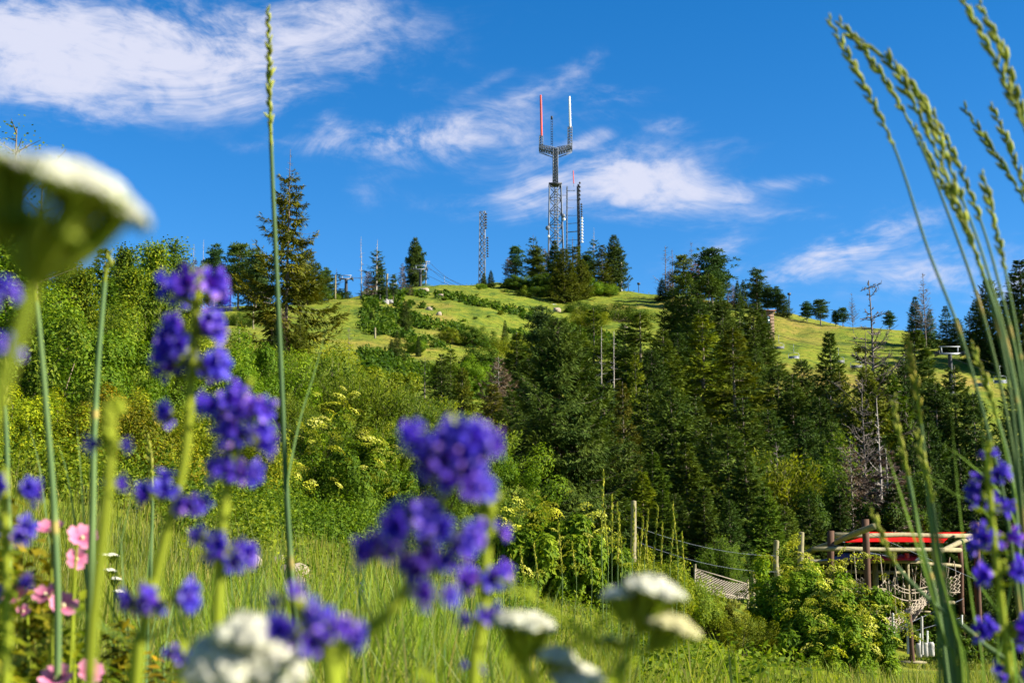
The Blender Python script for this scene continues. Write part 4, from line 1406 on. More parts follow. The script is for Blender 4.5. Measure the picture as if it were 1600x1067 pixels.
# ------------------------------------------------------------------ the forest
trees([
    ('fir_big', 872, 497, 64, 1.0, None, 'biggest nearest fir with sweeping boughs at the left of the forest'),
    ('pine_c', 846, 480, 185, 1.2, None, 'round pine just above the tip of the biggest fir'),
    ('fir_e', 927, 482, 170, 1.56, 'light', 'pale spire-topped fir right above the biggest fir'),
    ('fir_a', 905, 508, 160, 1.43, 'light', 'fir between the biggest fir and the pale spire'),
    ('snag_c', 937, 512, 150, 1.2, None, 'left of two thin white snags in the forest', 'dead_tree'),
    ('snag_c', 956, 518, 148, 1.3, None, 'right of two thin white snags in the forest', 'dead_tree'),
    ('fir_c', 977, 505, 165, 1.30, 'dark', 'dark fir between the white snags and the pale broad fir'),
    ('fir_e', 1000, 488, 158, 1.82, 'light', 'pale broad fir above the middle of the forest'),
    ('fir_a', 1034, 515, 150, 1.56, 'light', 'light fir right of the pale broad fir'),
    ('fir_f', 1018, 545, 146, 1.17, 'dark', 'dark fir shaded between two light firs'),
    ('fir_e', 992, 552, 128, 1.1, 'yellow', 'yellowish sparse fir below the pale broad fir'),
    ('fir_e', 972, 596, 96, 1.0, 'brown', 'brownish thinning fir right of the biggest fir'),
    ('fir_b', 808, 520, 138, 1.69, None, 'fir left behind the biggest fir'),
    ('fir_f', 826, 560, 120, 1.30, 'dark', 'dark fir against the left boughs of the biggest fir'),
    ('fir_brown_a', 779, 556, 112, 1.2, None, 'brown dead bushy fir at the left edge of the forest'),
    ('fir_c', 770, 600, 108, 1.30, 'brown', 'brownish fir below the brown dead bushy one'),
    ('fir_c', 800, 610, 98, 1.30, None, 'low fir at the left edge of the forest'),
    ('fir_f', 945, 600, 100, 1.30, None, 'fir filling the right side of the biggest fir'),
    ('fir_a', 1010, 600, 110, 1.56, None, 'fir below the yellowish sparse one'),
    ('fir_f', 1072, 428, 225, 1.17, None, 'tallest dark fir in the upper forest below the right-hand grove'),
    ('fir_f', 1052, 450, 228, 1.04, 'dark', 'dark fir left against the tallest upper forest fir'),
    ('fir_c', 1106, 428, 220, 1.43, None, 'broad fir right against the tallest upper forest fir'),
    ('fir_c', 1128, 470, 214, 1.30, None, 'fir sloping right below the broad upper one'),
    ('fir_f', 1090, 470, 200, 1.17, 'dark', 'dark fir in front of the two upper forest firs'),
    ('fir_e', 1096, 490, 162, 1.82, 'yellow', 'yellow-green fir in the upper middle of the forest'),
    ('fir_f', 1058, 520, 170, 1.30, 'dark', 'dark fir left of the yellow-green one'),
    ('fir_e', 1145, 512, 135, 1.69, 'olive', 'sparse fir with visible pale trunk in the middle forest'),
    ('fir_a', 1176, 474, 228, 1.56, None, 'pointed fir hiding the left of the lift tower'),
    ('fir_c', 1155, 477, 240, 1.04, 'dark', 'round topped dark fir left of the lift tower'),
    ('fir_b', 1191, 482, 232, 1.56, None, 'fir between lift tower and the wooden hut'),
    ('fir_c', 1140, 545, 168, 1.43, None, 'fir below the tower in the upper forest'),
    ('fir_f', 1180, 545, 190, 1.17, None, 'broad fir under the lift tower'),
    ('fir_c', 1214, 568, 150, 1.49, None, 'left dome-topped fir below the bright slope'),
    ('fir_f', 1252, 562, 152, 1.23, 'dark', 'right dome-topped fir below the bright slope'),
    ('fir_a', 1236, 585, 140, 1.56, None, 'fir in front of the two dome-topped ones'),
    ('fir_d', 1295, 517, 145, 1.25, None, 'narrow pointed fir before the bright slope'),
    ('fir_c', 1312, 580, 138, 1.00, 'olive', 'olive fir at the right foot of the narrow pointed one'),
    ('fir_f', 1280, 620, 125, 1.17, 'dark', 'dark fir at the left foot of the narrow pointed one'),
    ('snag_b', 1355, 438, 128, 1.0, None, 'tall bare snag with spreading twisted limbs before the slope', 'dead_tree'),
    ('fir_thin_c', 1350, 520, 129, 1.3, 'olive', 'thin olive fir standing right behind the tall snag'),
    ('fir_c', 1352, 572, 126, 1.00, 'olive', 'olive fir below the tall snag'),
    ('fir_a', 1384, 566, 128, 1.30, 'bright', 'bright fir right of the tall snag'),
    ('fir_b', 1431, 514, 134, 1.35, None, 'tall pointed fir left of the dark right-hand lift tower'),
    ('fir_f', 1412, 560, 130, 0.90, 'dark', 'dark fir at the left foot of the tall pointed one'),
    ('fir_a', 1488, 572, 122, 1.50, None, 'broad fir below the dark right-hand lift tower'),
    ('fir_c', 1460, 596, 120, 1.10, 'dark', 'dark fir between the tall pointed one and the broad one'),
    ('fir_c', 1519, 612, 118, 1.10, 'dark', 'dark fir right of the broad one behind the stalks'),
    ('fir_f', 1594, 585, 104, 0.90, 'dark', 'dark fir at the right edge below the open slope'),
    ('snag_b', 1348, 590, 86, .8, None, 'pale branching snag in front of the forest above the red sail', 'dead_tree'),
    ('snag_a', 1371, 622, 84, .7, None, 'straight dead trunk beside the pale branching snag', 'dead_tree'),
    ('fir_brown_b', 1384, 700, 82, 1.5, 'grey', 'grey dead brush under the straight dead trunk'),
    ('fir_brown_a', 1328, 688, 84, .8, None, 'brown dead fir left of the pale branching snag'),
    ('fir_a', 1085, 618, 104, 1.43, None, 'dark spire fir in the middle forest'),
    ('fir_f', 1050, 605, 100, 1.30, None, 'broad fir left of the dark middle spire'),
    ('fir_b', 1072, 690, 80, 1.82, 'light', 'light front fir low in the middle forest'),
    ('fir_b', 1110, 660, 92, 1.56, None, 'front fir right of the dark middle spire'),
    ('fir_a', 1160, 622, 98, 1.56, None, 'pointed fir in the centre of the forest'),
    ('fir_c', 1137, 664, 84, 1.49, None, 'broad front fir in the centre of the forest'),
    ('fir_b', 1165, 705, 78, 1.69, None, 'slim front fir in the centre of the forest'),
    ('fir_d', 1019, 706, 76, 1.95, 'bright', 'slim bright young fir at the front left of the forest'),
    ('fir_d', 1003, 735, 74, 1.95, 'yellow', 'small yellowish young fir at the front left of the forest'),
    ('fir_f', 985, 690, 82, 1.17, None, 'broad young fir right beside the biggest fir'),
    ('fir_f', 1200, 640, 104, 1.17, 'dark', 'dark fir above the grey brush in the forest'),
    ('fir_c', 1225, 790, 76, 1.43, 'light', 'pale young fir at the forest front above the elder bush'),
    ('fir_a', 1265, 778, 78, 1.43, None, 'young fir right of the pale one at the forest front'),
    ('fir_b', 1196, 760, 74, 1.56, 'bright', 'bright slim young fir at the forest front above the cables'),
    ('fir_f', 1255, 650, 108, 1.17, 'dark', 'dark fir right above the grey brush in the forest'),
    ('fir_f', 1300, 660, 100, 0.90, None, 'broad fir left of the brown dead fir and snags'),
    ('fir_c', 1425, 690, 92, 1.00, 'dark', 'dark fir behind the grey dead brush'),
    ('fir_f', 1450, 660, 98, 0.90, 'dark', 'dark broad fir behind the middle grass stalks'),
    ('fir_a', 1500, 700, 88, 1.10, 'dark', 'dark fir above the right end of the log beams'),
    ('fir_d', 1441, 806, 76, 1.60, 'bright', 'tiny bright fir tip just above the red sail'),
    ('fir_f', 1550, 690, 84, 0.90, 'dark', 'dark fir behind the sharper purple flower spike'),
    ('fir_c', 1590, 720, 80, 1.10, 'dark', 'dark fir at the right edge above the log posts'),
    ('fir_f', 1530, 860, 72, 0.80, 'dark', 'low dark fir right of the ropes course'),
    ('fir_f', 1580, 830, 66, 0.80, 'dark', 'low dark fir at the right edge beside the ropes course'),
    ('fir_d', 1312, 770, 78, 1.50, 'dark', 'dark young fir behind the top left log post'),
    ('fir_d', 1395, 760, 80, 1.60, 'dark', 'dark young fir behind the red sail'),
    ('fir_d', 1100, 760, 72, 1.95, None, 'slim young fir at the forest front above the cargo net'),
    ('fir_c', 1055, 770, 73, 1.30, None, 'low broad fir at the forest front right of the lone post'),
    ('fir_d', 1035, 765, 70, 1.95, 'bright', 'slim bright young fir right of the lone post'),
    ('fir_c', 1140, 780, 70, 1.17, 'dark', 'low dark fir right behind the cargo net'),
], 'forest_fir', 'tree', 'trees of the forest below the slope')

# ------------------------------------------------------------------ shrubs and leafy trees
trees([
    ('aspen_thin', 36, 203, 27, 1.3, 'light', 'tall thin sapling with sparse leaves against the sky', 'aspen_sapling'),
    ('aspen_thin', 75, 262, 29, 1.2, None, 'lower thin sapling behind the big white flower head', 'aspen_sapling'),
    ('aspen_a', 12, 350, 26, 1.3, 'bright', 'leafy tree at the left edge behind the white flower', 'leafy_tree'),
    ('aspen_a', 196, 398, 58, 1.0, None, 'leafy aspen right of the dark left fir', 'aspen'),
    ('aspen_b', 225, 386, 62, 1.4, 'grey', 'silvery aspen behind the stalk above the white flower', 'aspen'),
    ('aspen_a', 246, 394, 60, .9, 'light', 'light aspen in the middle of the left aspens', 'aspen'),
    ('aspen_b', 268, 384, 66, 1.4, 'grey', 'tallest silvery aspen of the left group', 'aspen'),
    ('aspen_a', 283, 420, 64, .9, None, 'low aspen at the right of the left group', 'aspen'),
    ('aspen_a', 105, 400, 50, 1.0, None, 'aspen half hidden under the white flower', 'aspen'),
    ('aspen_a', 60, 420, 36, 1.0, 'bright', 'leafy tree low behind the white flower stem', 'leafy_tree'),
    ('aspen_a', 30, 400, 46, 1.1, None, 'aspen at the left edge behind the leafy tree', 'aspen'),
    ('aspen_a', 130, 430, 42, 1.2, 'light', 'light aspen left of the dark left fir', 'aspen'),
    ('aspen_a', 210, 430, 52, 1.2, 'light', 'light aspen right beside the dark left fir', 'aspen'),
    ('aspen_a', 255, 440, 50, 1.2, None, 'green aspen low in front of the silvery ones', 'aspen'),
    ('aspen_a', 300, 455, 62, 1.0, 'light', 'light aspen behind the top of the tallest violet spike', 'aspen'),
    ('aspen_b', 180, 410, 64, 1.3, 'grey', 'silvery aspen just behind the dark left fir', 'aspen'),
    ('fir_b', 162, 386, 44, 1.35, 'bright', 'dark green fir among the left leafy trees', 'left_fir'),
    ('fir_c', 285, 560, 35, .9, 'bright', 'low young fir in the left shrubs beside the purple spike', 'young_fir'),
], 'leafy_tree', 'tree', 'leafy trees at the left')
shrubs = [
    ('bush_far', 112, 470, 25, 1.15, 'bright', 'round bright leafy bush at the left'),
    ('bush_a', 45, 520, 23, 1.0, None, 'green bush at the left edge below the blurred violet petals'),
    ('bush_far', 210, 500, 34, 1.1, 'light', 'loose light bush between the grass stem and the purple spike'),
    ('willow_a', 235, 470, 42, 1.2, 'light', 'upright shrub behind the loose light bush'),
    ('bush_c', 175, 590, 19, 1.2, 'rust', 'brownish tipped low bush left of the thin grass stem'),
    ('bush_c', 232, 600, 20, 1.1, 'olive', 'olive low bush behind the half-open bud'),
    ('bush_c', 100, 600, 18.5, 1.2, 'gold', 'gold-green low bush at the left of the meadow'),
    ('bush_c', 30, 590, 18, 1.2, 'yellow', 'yellowish low bush at the left edge of the meadow'),
    ('bush_c', 345, 640, 24, 1.2, 'olive', 'low bush between the purple spikes'),
    ('bush_far', 335, 560, 38, 1.2, 'bright', 'leafy bush right of the purple spike'),
    ('bush_far', 385, 535, 46, 1.1, 'bright', 'bright leafy bush left under the half-dead fir'),
    ('willow_a', 405, 535, 56, 1.1, 'light', 'willow directly under the half-dead fir'),
    ('willow_b', 440, 548, 54, 1.1, None, 'willow behind the single tall grass stalk'),
    ('willow_b', 478, 540, 58, 1.1, 'light', 'willow right of the single tall grass stalk'),
    ('willow_c', 515, 552, 56, 1.2, None, 'willow above the broad grass leaf'),
    ('bush_far', 545, 545, 64, 1.2, 'olive', 'olive leafy bush high in the willows'),
    ('willow_b', 560, 575, 54, 1.1, 'light', 'willow behind the top of the elder bush'),
    ('willow_a', 600, 590, 56, 1.1, None, 'willow below the small young fir'),
    ('willow_b', 640, 610, 54, 1.1, None, 'willow above the big blurred violet cluster'),
    ('willow_a', 680, 618, 56, 1.1, 'yellow', 'yellowish willow behind the big violet cluster'),
    ('willow_b', 720, 640, 54, 1.1, 'light', 'rightmost willow before the forest edge'),
    ('willow_a', 450, 610, 44, 1.2, 'light', 'front willow left behind the broad grass leaf'),
    ('willow_b', 500, 640, 42, 1.1, None, 'front willow behind the elder bush'),
    ('willow_c', 600, 655, 42, 1.2, 'light', 'front willow right behind the elder bush'),
    ('bush_c', 415, 690, 25, 1.0, 'gold', 'gold-green low bush left of the elder bush'),
    ('bush_far', 700, 700, 36, 1.1, None, 'green bush behind the upper violet cluster'),
    ('bush_far', 760, 690, 40, 1.1, 'bright', 'bright bush at the left foot of the forest'),
    ('bush_a', 770, 770, 29, 1.0, None, 'green bush right behind the violet spike'),
    ('willow_c', 825, 765, 40, 1.0, 'light', 'light upright shrub below the biggest fir'),
    ('bush_a', 715, 790, 27, 1.0, None, 'low bush behind the lower violet cluster'),
    ('bush_c', 1010, 850, 21, 1.2, 'gold', 'gold-green bush behind the thin seed stalks'),
    ('bush_c', 1065, 880, 22, 1.2, 'light', 'light low bush above the cream flower head'),
    ('bush_c', 1120, 928, 23, 1.15, 'rust', 'reddish tipped low bush left of the right elder bush'),
    ('bush_c', 1165, 950, 21, 1.1, 'olive', 'olive low bush before the cargo net'),
    ('willow_c', 1128, 838, 58, 1.1, 'grey', 'grey-green upright shrub beside the cargo net'),
    ('willow_a', 1195, 700, 88, 1.2, 'olive', 'olive brushy shrub inside the forest'),
    ('snag_d', 1228, 735, 86, 1.2, None, 'grey dead brush inside the forest', 'dead_brush'),
    ('snag_d', 1212, 690, 92, 1.3, None, 'twiggy dead brush above the olive forest shrub', 'dead_brush'),
    ('bush_far', 1290, 755, 82, 1.0, 'dark', 'bright green shrub inside the forest left of the snags'),
    ('bush_far', 1305, 700, 90, 1.0, None, 'green shrub above the bright one inside the forest'),
]
trees(shrubs, 'shrub', 'shrub', 'shrubs around the meadow and forest')
hill = [
    ('bush_b', 703, 515, 224, 1.5, 'olive', 'domed olive bush in the middle of the left slope'),
    ('bush_c', 683, 528, 215, 1.4, None, 'lower bush left of the domed olive one'),
    ('bush_b', 650, 530, 205, 1.5, 'bright', 'green bush right of the mid-slope fir clump'),
    ('bush_b', 736, 514, 226, 1.6, 'dark', 'low dark bush right of the domed olive one'),
    ('bush_a', 753, 516, 228, 1.4, None, 'green bush second right of the domed olive one'),
    ('bush_b', 782, 486, 290, 1.6, 'olive', 'round bush under the dark framed lift chair'),
    ('bush_c', 764, 492, 282, 1.5, None, 'low bush left under the dark framed lift chair'),
    ('bush_c', 742, 494, 276, 1.8, 'dark', 'wide dark low bush left in the upper shrub row'),
    ('bush_b', 725, 498, 268, 1.5, 'bright', 'bright low bush in the upper shrub row'),
    ('bush_b', 697, 499, 262, 1.6, 'bright', 'bright bush left end of the upper shrub row'),
    ('bush_c', 670, 505, 250, 1.8, 'bright', 'spreading bright shrub above the domed bush'),
    ('bush_c', 658, 498, 258, 1.5, None, 'shrub right of the rounded mid-slope fir'),
    ('bush_a', 752, 443, 360, 1.6, 'bright', 'bright low bush under the slim mast firs'),
    ('bush_c', 655, 440, 385, 2.2, 'bright', 'low green scrub around the foot of the ridge pine'),
    ('bush_b', 655, 470, 330, 1.6, 'dark', 'dark bush right of the squat brown dead fir'),
    ('bush_c', 620, 465, 312, 1.6, None, 'bush between the round-topped tree and the brown dead fir'),
    ('bush_b', 583, 465, 304, 1.5, 'dark', 'dark bush at the foot of the grey dead fir clump'),
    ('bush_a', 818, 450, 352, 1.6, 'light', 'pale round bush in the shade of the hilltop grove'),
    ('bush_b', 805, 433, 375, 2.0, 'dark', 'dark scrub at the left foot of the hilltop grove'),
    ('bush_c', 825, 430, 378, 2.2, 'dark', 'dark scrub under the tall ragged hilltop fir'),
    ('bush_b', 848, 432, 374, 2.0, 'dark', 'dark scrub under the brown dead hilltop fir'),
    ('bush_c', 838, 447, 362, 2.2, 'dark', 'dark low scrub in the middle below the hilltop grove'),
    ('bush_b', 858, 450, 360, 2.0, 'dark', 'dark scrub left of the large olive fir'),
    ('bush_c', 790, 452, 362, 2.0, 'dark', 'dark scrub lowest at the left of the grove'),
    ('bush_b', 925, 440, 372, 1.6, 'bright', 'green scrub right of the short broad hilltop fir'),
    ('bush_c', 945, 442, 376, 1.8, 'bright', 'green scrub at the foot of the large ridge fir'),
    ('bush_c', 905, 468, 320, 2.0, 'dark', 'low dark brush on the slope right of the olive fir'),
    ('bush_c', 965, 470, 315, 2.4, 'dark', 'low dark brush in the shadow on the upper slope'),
    ('bush_c', 925, 482, 300, 2.0, 'olive', 'low olive brush above the pale spire-topped fir'),
    ('bush_b', 760, 545, 180, 1.5, 'dark', 'dark bush low on the slope left of the forest'),
    ('bush_b', 735, 565, 160, 1.4, 'bright', 'green bush right of the fir trio'),
    ('bush_c', 800, 520, 210, 1.7, 'olive', 'olive brush at the upper left edge of the forest'),
    ('bush_c', 690, 560, 170, 1.6, 'bright', 'bright scrub above the fir trio'),
    ('bush_c', 775, 468, 320, 1.8, 'dark', 'dark bush under the pale second lift chair'),
    ('bush_c', 373, 485, 210, 1.6, 'dark', 'dark bush below the loose airy pine'),
    ('bush_c', 505, 452, 300, 2.0, 'bright', 'green scrub left of the bare ridge pole'),
    ('bush_c', 535, 452, 312, 2.0, 'bright', 'green scrub right of the bare ridge pole'),
]
trees(hill, 'hill_bush', 'shrub', 'bushes on the slope')


# ------------------------------------------------------------------ elder bushes in flower
def umbel_mesh():
    r = np.random.default_rng(5)
    mb = MB()
    n = 46
    q = np.sqrt(r.uniform(0, 1, n))
    a = r.uniform(0, 2 * PI, n)
    p = np.stack([np.cos(a) * q, np.sin(a) * q, .28 * (1 - q * q) + r.normal(0, .03, n)], 1)
    i = np.repeat(np.arange(n), 2)
    d = nrm(r.normal(0, 1, (len(i), 3)) * [1, 1, .35])
    V, F = kites(p[i] - d * .12, d, nrm(np.array([0, 0, 1.]) + r.normal(0, .4, d.shape)), np.full(len(i), .26), np.full(len(i), .2))
    mb.add(V, F, np.repeat(r.uniform(0, 1, len(i)), 4))
    return mb.mesh('elder_umbel', M['blossom_cream'])


UMB = umbel_mesh()


def elder(px, ytop, d, wpx, label, seed, num, group='elder bushes in flower'):
    top = at(px, ytop, d)
    zb = gz(top[0], top[1])
    H = top[2] - zb
    R = wpx / 2 * d / FPX
    g, w, c = gen_bush(seed, H=H, R=R, nclump=100, nleaf=310, leaf=.080, asp=.38, crad=.17, up=.5, inner=.2, stems=22)
    o = thing('elder_bush', label, 'shrub', (top[0], top[1], zb), group)
    w.build('stems', M['twig'], o)
    f = g.build('foliage', M['leaf'], o)
    f.color = (1.25, 1.3, .7, 1)
    r = np.random.default_rng(seed + 1)
    for k in range(num):
        a = r.uniform(-PI, 0) + r.normal(0, .25)
        el = r.uniform(.12, 1.45)
        dv = np.array([math.cos(a) * math.cos(el), math.sin(a) * math.cos(el), math.sin(el)])
        lob = 1 + .20 * math.sin(math.atan2(dv[1], dv[0]) * 3 + seed)
        p = dv * np.array([R, R, H * .83]) * lob * r.uniform(1.08, 1.24)
        p[2] += .15 * H
        u = link('flower_cluster', UMB, o, p)
        s = r.uniform(.06, .15) * (d / 24) ** .6
        u.scale = (s, s, s)
        u.rotation_euler = (r.uniform(.2, .9), r.uniform(-.4, .4), r.uniform(0, 6))
        g_ = r.uniform(.8, 1.2)
        u.color = (g_, g_ * r.uniform(1.0, 1.08), g_ * r.uniform(.25, .8), 1)
    return o


elder(540, 655, 26, 205, 'big yellow flowering elder bush behind the grass stem', 201, 95)
elder(855, 800, 17, 170, 'elder bush with cream flower heads below the biggest fir', 203, 55)
elder(935, 850, 17.5, 120, 'smaller elder bush behind the thin seed stalks', 205, 16)
elder(1235, 880, 22.5, 150, 'left elder bush in flower before the ropes course', 207, 60)
elder(1325, 912, 21.5, 140, 'right elder bush in flower before the ropes course', 209, 80)
elder(1280, 960, 20.5, 130, 'low front elder bush before the ropes course', 211, 30)

# ------------------------------------------------------------------ ropes course
M['padding'] = solid('weathered_padding', (.34, .32, .28), (.46, .44, .40), .8, scale=6)


def ropes_course():
    c = at(1400, 1020, 68)
    O = np.array([c[0], c[1], gz(c[0], c[1])])
    root = thing('ropes_course', 'log ropes course with hanging ropes, nets and platforms behind the elder bushes', 'ropes course', O)
    L = lambda px, py, d: at(px, py, d) - O

    def log(a, b, r, name, mat='log', n=5, wob=.02):
        P = np.linspace(a, b, n)
        P[1:-1] += rng.normal(0, wob, (n - 2, 3))
        mb = MB().add(*tubes(P, np.full(n, r) * rng.uniform(.92, 1.06, n), 10))
        ring = np.concatenate([np.arange(10)[None, ::-1], np.arange(10)[None] + (n - 1) * 10])
        mb.F.append((ring.astype(np.int32), 0))
        return mb.build(name, M[mat], root)

    def pst(px, y0, d, r, mat='darklog', px1=None):
        t = L(px, y0, d)
        b = np.array([L(px1 or px, 900, d)[0], t[1], 0.0])
        w = b + O
        b[2] = gz(w[0], w[1]) - O[2] - .3
        log(b, t, r, 'post', mat)
    pst(1352, 811, 62, .15, px1=1353.5)
    pst(1298, 829, 65, .15, px1=1299)
    pst(1525, 816, 69, .15)
    pst(1448, 846, 76, .14)
    pst(1367, 878, 72, .15, 'log')
    pst(1417, 864, 74, .11, 'log')
    pst(1420, 960, 60, .11)
    pst(1370, 990, 63, .11)
    pst(1500, 850, 78, .14)
    pst(1262, 870, 74, .13)
    for (a, b, r) in [((1303, 835, 66), (1518, 837, 70), .125), ((1270, 857, 63), (1501, 859, 67), .105), ((1255, 876, 67), (1440, 877, 71), .10),
                      ((1285, 893, 71), (1434, 894, 76), .095), ((1256, 866, 72), (1366, 822, 60), .13), ((1468, 862, 66), (1528, 836, 72), .12),
                      ((1440, 880, 72), (1500, 884, 76), .09), ((1470, 940, 62), (1490, 941, 66), .09)]:
        log(L(*a), L(*b), r, 'beam')
    # platforms made of planks
    for (px, py, d, w, dep) in [(1361, 920, 62, 1.05, 1.0), (1425, 951, 70, .8, .8), (1422, 1034, 60, 1.1, 1.0), (1385, 1012, 62, .5, .7), (1440, 955, 74, .7, .7)]:
        p = L(px, py, d)
        n = 5
        for k in range(n):
            v, f = box(p + [0, (k - n / 2 + .5) * dep / n, rng.uniform(-.008, .008)], (w + rng.uniform(-.05, .05), dep / n * .9, .07))
            MB().add(v, f).build('plank', M['log'], root)

    def rope(pts, r, name='rope', n=10):
        P = smooth_path(pts, n)
        return MB().add(*tubes(P, np.full(n, r), 4)).build(name, M['rope'], root)
    r = np.random.default_rng(3)
    # ropes hanging from the beams
    for px, y0, y1, lean, d in [(1322, 878, 925, 3, 68), (1331, 878, 930, -2, 69), (1312, 895, 920, 0, 73), (1334, 860, 935, 6, 66), (1345, 895, 935, 0, 74), (1320, 878, 910, 5, 69),
                                (1375, 866, 960, 10, 67), (1383, 878, 955, -8, 70), (1391, 878, 965, -10, 70), (1398, 896, 960, 2, 75), (1388, 896, 975, 4, 74), (1402, 878, 930, -12, 70), (1408, 879, 935, 6, 71),
                                (1411, 896, 970, -4, 75), (1424, 880, 955, 8, 71), (1432, 880, 940, -8, 71), (1429, 896, 965, 3, 75), (1440, 882, 955, -6, 72), (1447, 882, 935, 8, 73), (1454, 880, 950, -3, 74),
                                (1462, 862, 915, 4, 68), (1470, 862, 905, -3, 68), (1478, 882, 900, 2, 74), (1484, 870, 900, -3, 75), (1490, 876, 897, 3, 75), (1380, 896, 950, 12, 73), (1396, 866, 925, 8, 67)]:
        rope([L(px, y0, d), L(px + lean * .5 + r.uniform(-1, 1), (y0 + y1) / 2, d), L(px + lean, y1, d)], .027, n=6)
    # swagging ropes of the bridge
    for a, b, s in [((1378, 898, 66), (1452, 916, 72), 14), ((1378, 906, 66), (1452, 922, 72), 12), ((1376, 920, 66), (1450, 935, 72), 10), ((1300, 905, 68), (1352, 912, 66), 6), ((1388, 893, 70), (1376, 915, 66), 3),
                    ((1300, 925, 68), (1350, 925, 66), 5), ((1440, 905, 72), (1500, 925, 74), 9)]:
        A, B = np.array(a, float), np.array(b, float)
        m_ = (A + B) / 2
        rope([L(*A), L(m_[0], m_[1] + s, m_[2]), L(*B)], .03, n=10)
    # nets
    def net(c00, c10, c11, c01, nu, nv, rr, sag=.35):
        c00, c10, c11, c01 = (L(*q) for q in (c00, c10, c11, c01))
        P = np.zeros((nu + 1, nv + 1, 3))
        for i in range(nu + 1):
            for j in range(nv + 1):
                u, v = i / nu, j / nv
                P[i, j] = c00 * (1 - u) * (1 - v) + c10 * u * (1 - v) + c11 * u * v + c01 * (1 - u) * v
                P[i, j, 2] -= sag * 4 * u * (1 - u)
                P[i, j] += r.normal(0, .02, 3)
        seg = []
        for i in range(nu):
            for j in range(nv):
                seg += [[P[i, j], P[i + 1, j + 1]], [P[i + 1, j], P[i, j + 1]]]
        struts(seg, rr).build('cargo_net', M['rope'], root)
    net((1374, 992, 64), (1456, 934, 70), (1456, 912, 70), (1374, 968, 64), 16, 5, .027)
    net((1378, 1000, 62), (1440, 955, 66), (1448, 938, 72), (1384, 978, 70), 13, 6, .026, .2)
    net((1300, 940, 66), (1352, 936, 64), (1352, 900, 64), (1300, 902, 66), 9, 6, .022, .15)
    net((1440, 935, 72), (1500, 925, 74), (1500, 895, 74), (1440, 900, 72), 9, 5, .022, .2)
    # white padded poles and barrels
    for px, y0, y1, d in [(1396, 959, 1018, 61), (1419, 962, 1021, 60), (1441, 964, 1022, 61)]:
        p0, p1 = L(px, y1, d), L(px - 1, y0, d)
        MB().add(*tubes(np.linspace(p0, p1, 3), np.full(3, .055), 10)).add(*sphere(p1, .055, 10, 4)).build('padded_pole', M['padding'], root, True)
    for px, py in [(1436, 1016), (1446, 1015), (1455, 1014)]:
        v, f = lathe([(-.3, .02), (-.3, .10), (-.22, .14), (.22, .14), (.3, .10), (.3, .02)], 12)
        MB().add(np.array(v) + L(px, py, 61.5), f).build('buoy', M['padding'], root, True)
    for px, y0, y1 in [(1437, 989, 1005), (1449, 985, 1005), (1503, 960, 980), (1375, 985, 1005)]:
        p0, p1 = L(px, y1, 63), L(px, y0, 63)
        MB().add(*tubes(np.linspace(p0, p1, 3), np.full(3, .04), 8)).build('stake', M['white'], root, True)
    for px, py in [(1396, 915), (1412, 916), (1345, 929), (1377, 931), (1390, 946)]:
        MB().add(*sphere(L(px, py, 67), .075, 8, 6)).build('float', M['rope'], root, True)
    # guy wires
    for a, b in [((1352, 830, 62), (1525, 905, 69)), ((1298, 850, 65), (1352, 862, 62)), ((1352, 862, 62), (1448, 880, 76)), ((1360, 1000, 62), (1505, 935, 69)), ((1430, 985, 64), (1500, 965, 68))]:
        struts([[L(*a), L(*b)]], .012).build('guy_wire', M['steel'], root)


ropes_course()


def sail(name, corners, mat, label):
    P = [at(*c) for c in corners]
    O = sum(P) / 4
    n = 12
    V = []
    for i in range(n + 1):
        for j in range(n + 1):
            u, v = i / n, j / n
            # edges of a tensioned sail curve inwards
            uu = .5 + (u - .5) * (1 - .12 * math.sin(v * PI))
            vv = .5 + (v - .5) * (1 - .12 * math.sin(u * PI))
            p = P[0] * (1 - uu) * (1 - vv) + P[1] * uu * (1 - vv) + P[2] * uu * vv + P[3] * (1 - uu) * vv - O
            p = p - np.array([0, 0, .18 * math.sin(u * PI) * math.sin(v * PI)])
            V.append(p)
    V = np.array(V)
    F = []
    for i in range(n):
        for j in range(n):
            a = i * (n + 1) + j
            F.append((a, a + n + 1, a + n + 2, a + 1))
    mb = MB().add(V, F).add(V + [0, 0, .012], np.array(F)[:, ::-1])
    root = thing(name, label, 'shade sail', O, 'shade sails over the ropes course')
    mb.build('cloth', mat, root, True)
    for p, q in zip(P, [(0, 0), (1, 0), (1, 1), (0, 1)]):
        d = nrm((p - O)[None])[0]
        struts([[p - O, p - O + d * .5 + [0, 0, .05]]], .012).build('corner_rope', M['steel'], root)


M['redcloth'] = leafmat('red_sail_cloth', [(0, (.62, .012, .006)), (1, (.66, .016, .008))], trans=.5, tcol=(1.3, 1.0, 1.0), objtint=False)
M['bluecloth'] = leafmat('slate_sail_cloth', [(0, (.05, .09, .12)), (1, (.06, .10, .13))], trans=.25, tcol=(1, 1, 1), objtint=False)
sail('red_shade_sail', [(1320, 847, 66), (1474, 848, 68), (1512, 831, 80), (1358, 831, 78)], M['redcloth'], 'red shade sail stretched over the top log beams')
sail('slate_shade_sail', [(1276, 876, 66), (1440, 876, 69), (1452, 863, 82), (1322, 861, 80)], M['bluecloth'], 'slate blue shade sail under the second log beam')
pP = [post(1213, 845, 900, 60, .13, 'log', 'log_post', 'pale log post leftmost before the ropes course', 'post'),
      post(1252, 832, 905, 61, .14, 'log', 'log_post', 'pale log post left of the ropes course corner', 'post'),
      post(990, 783, 880, 52, .11, 'log', 'log_post', 'lone pale log post among the thin seed stalks', 'post'),
      post(1176, 893, 960, 52, .09, 'log', 'log_post', 'short post at the right of the cargo net', 'post')]
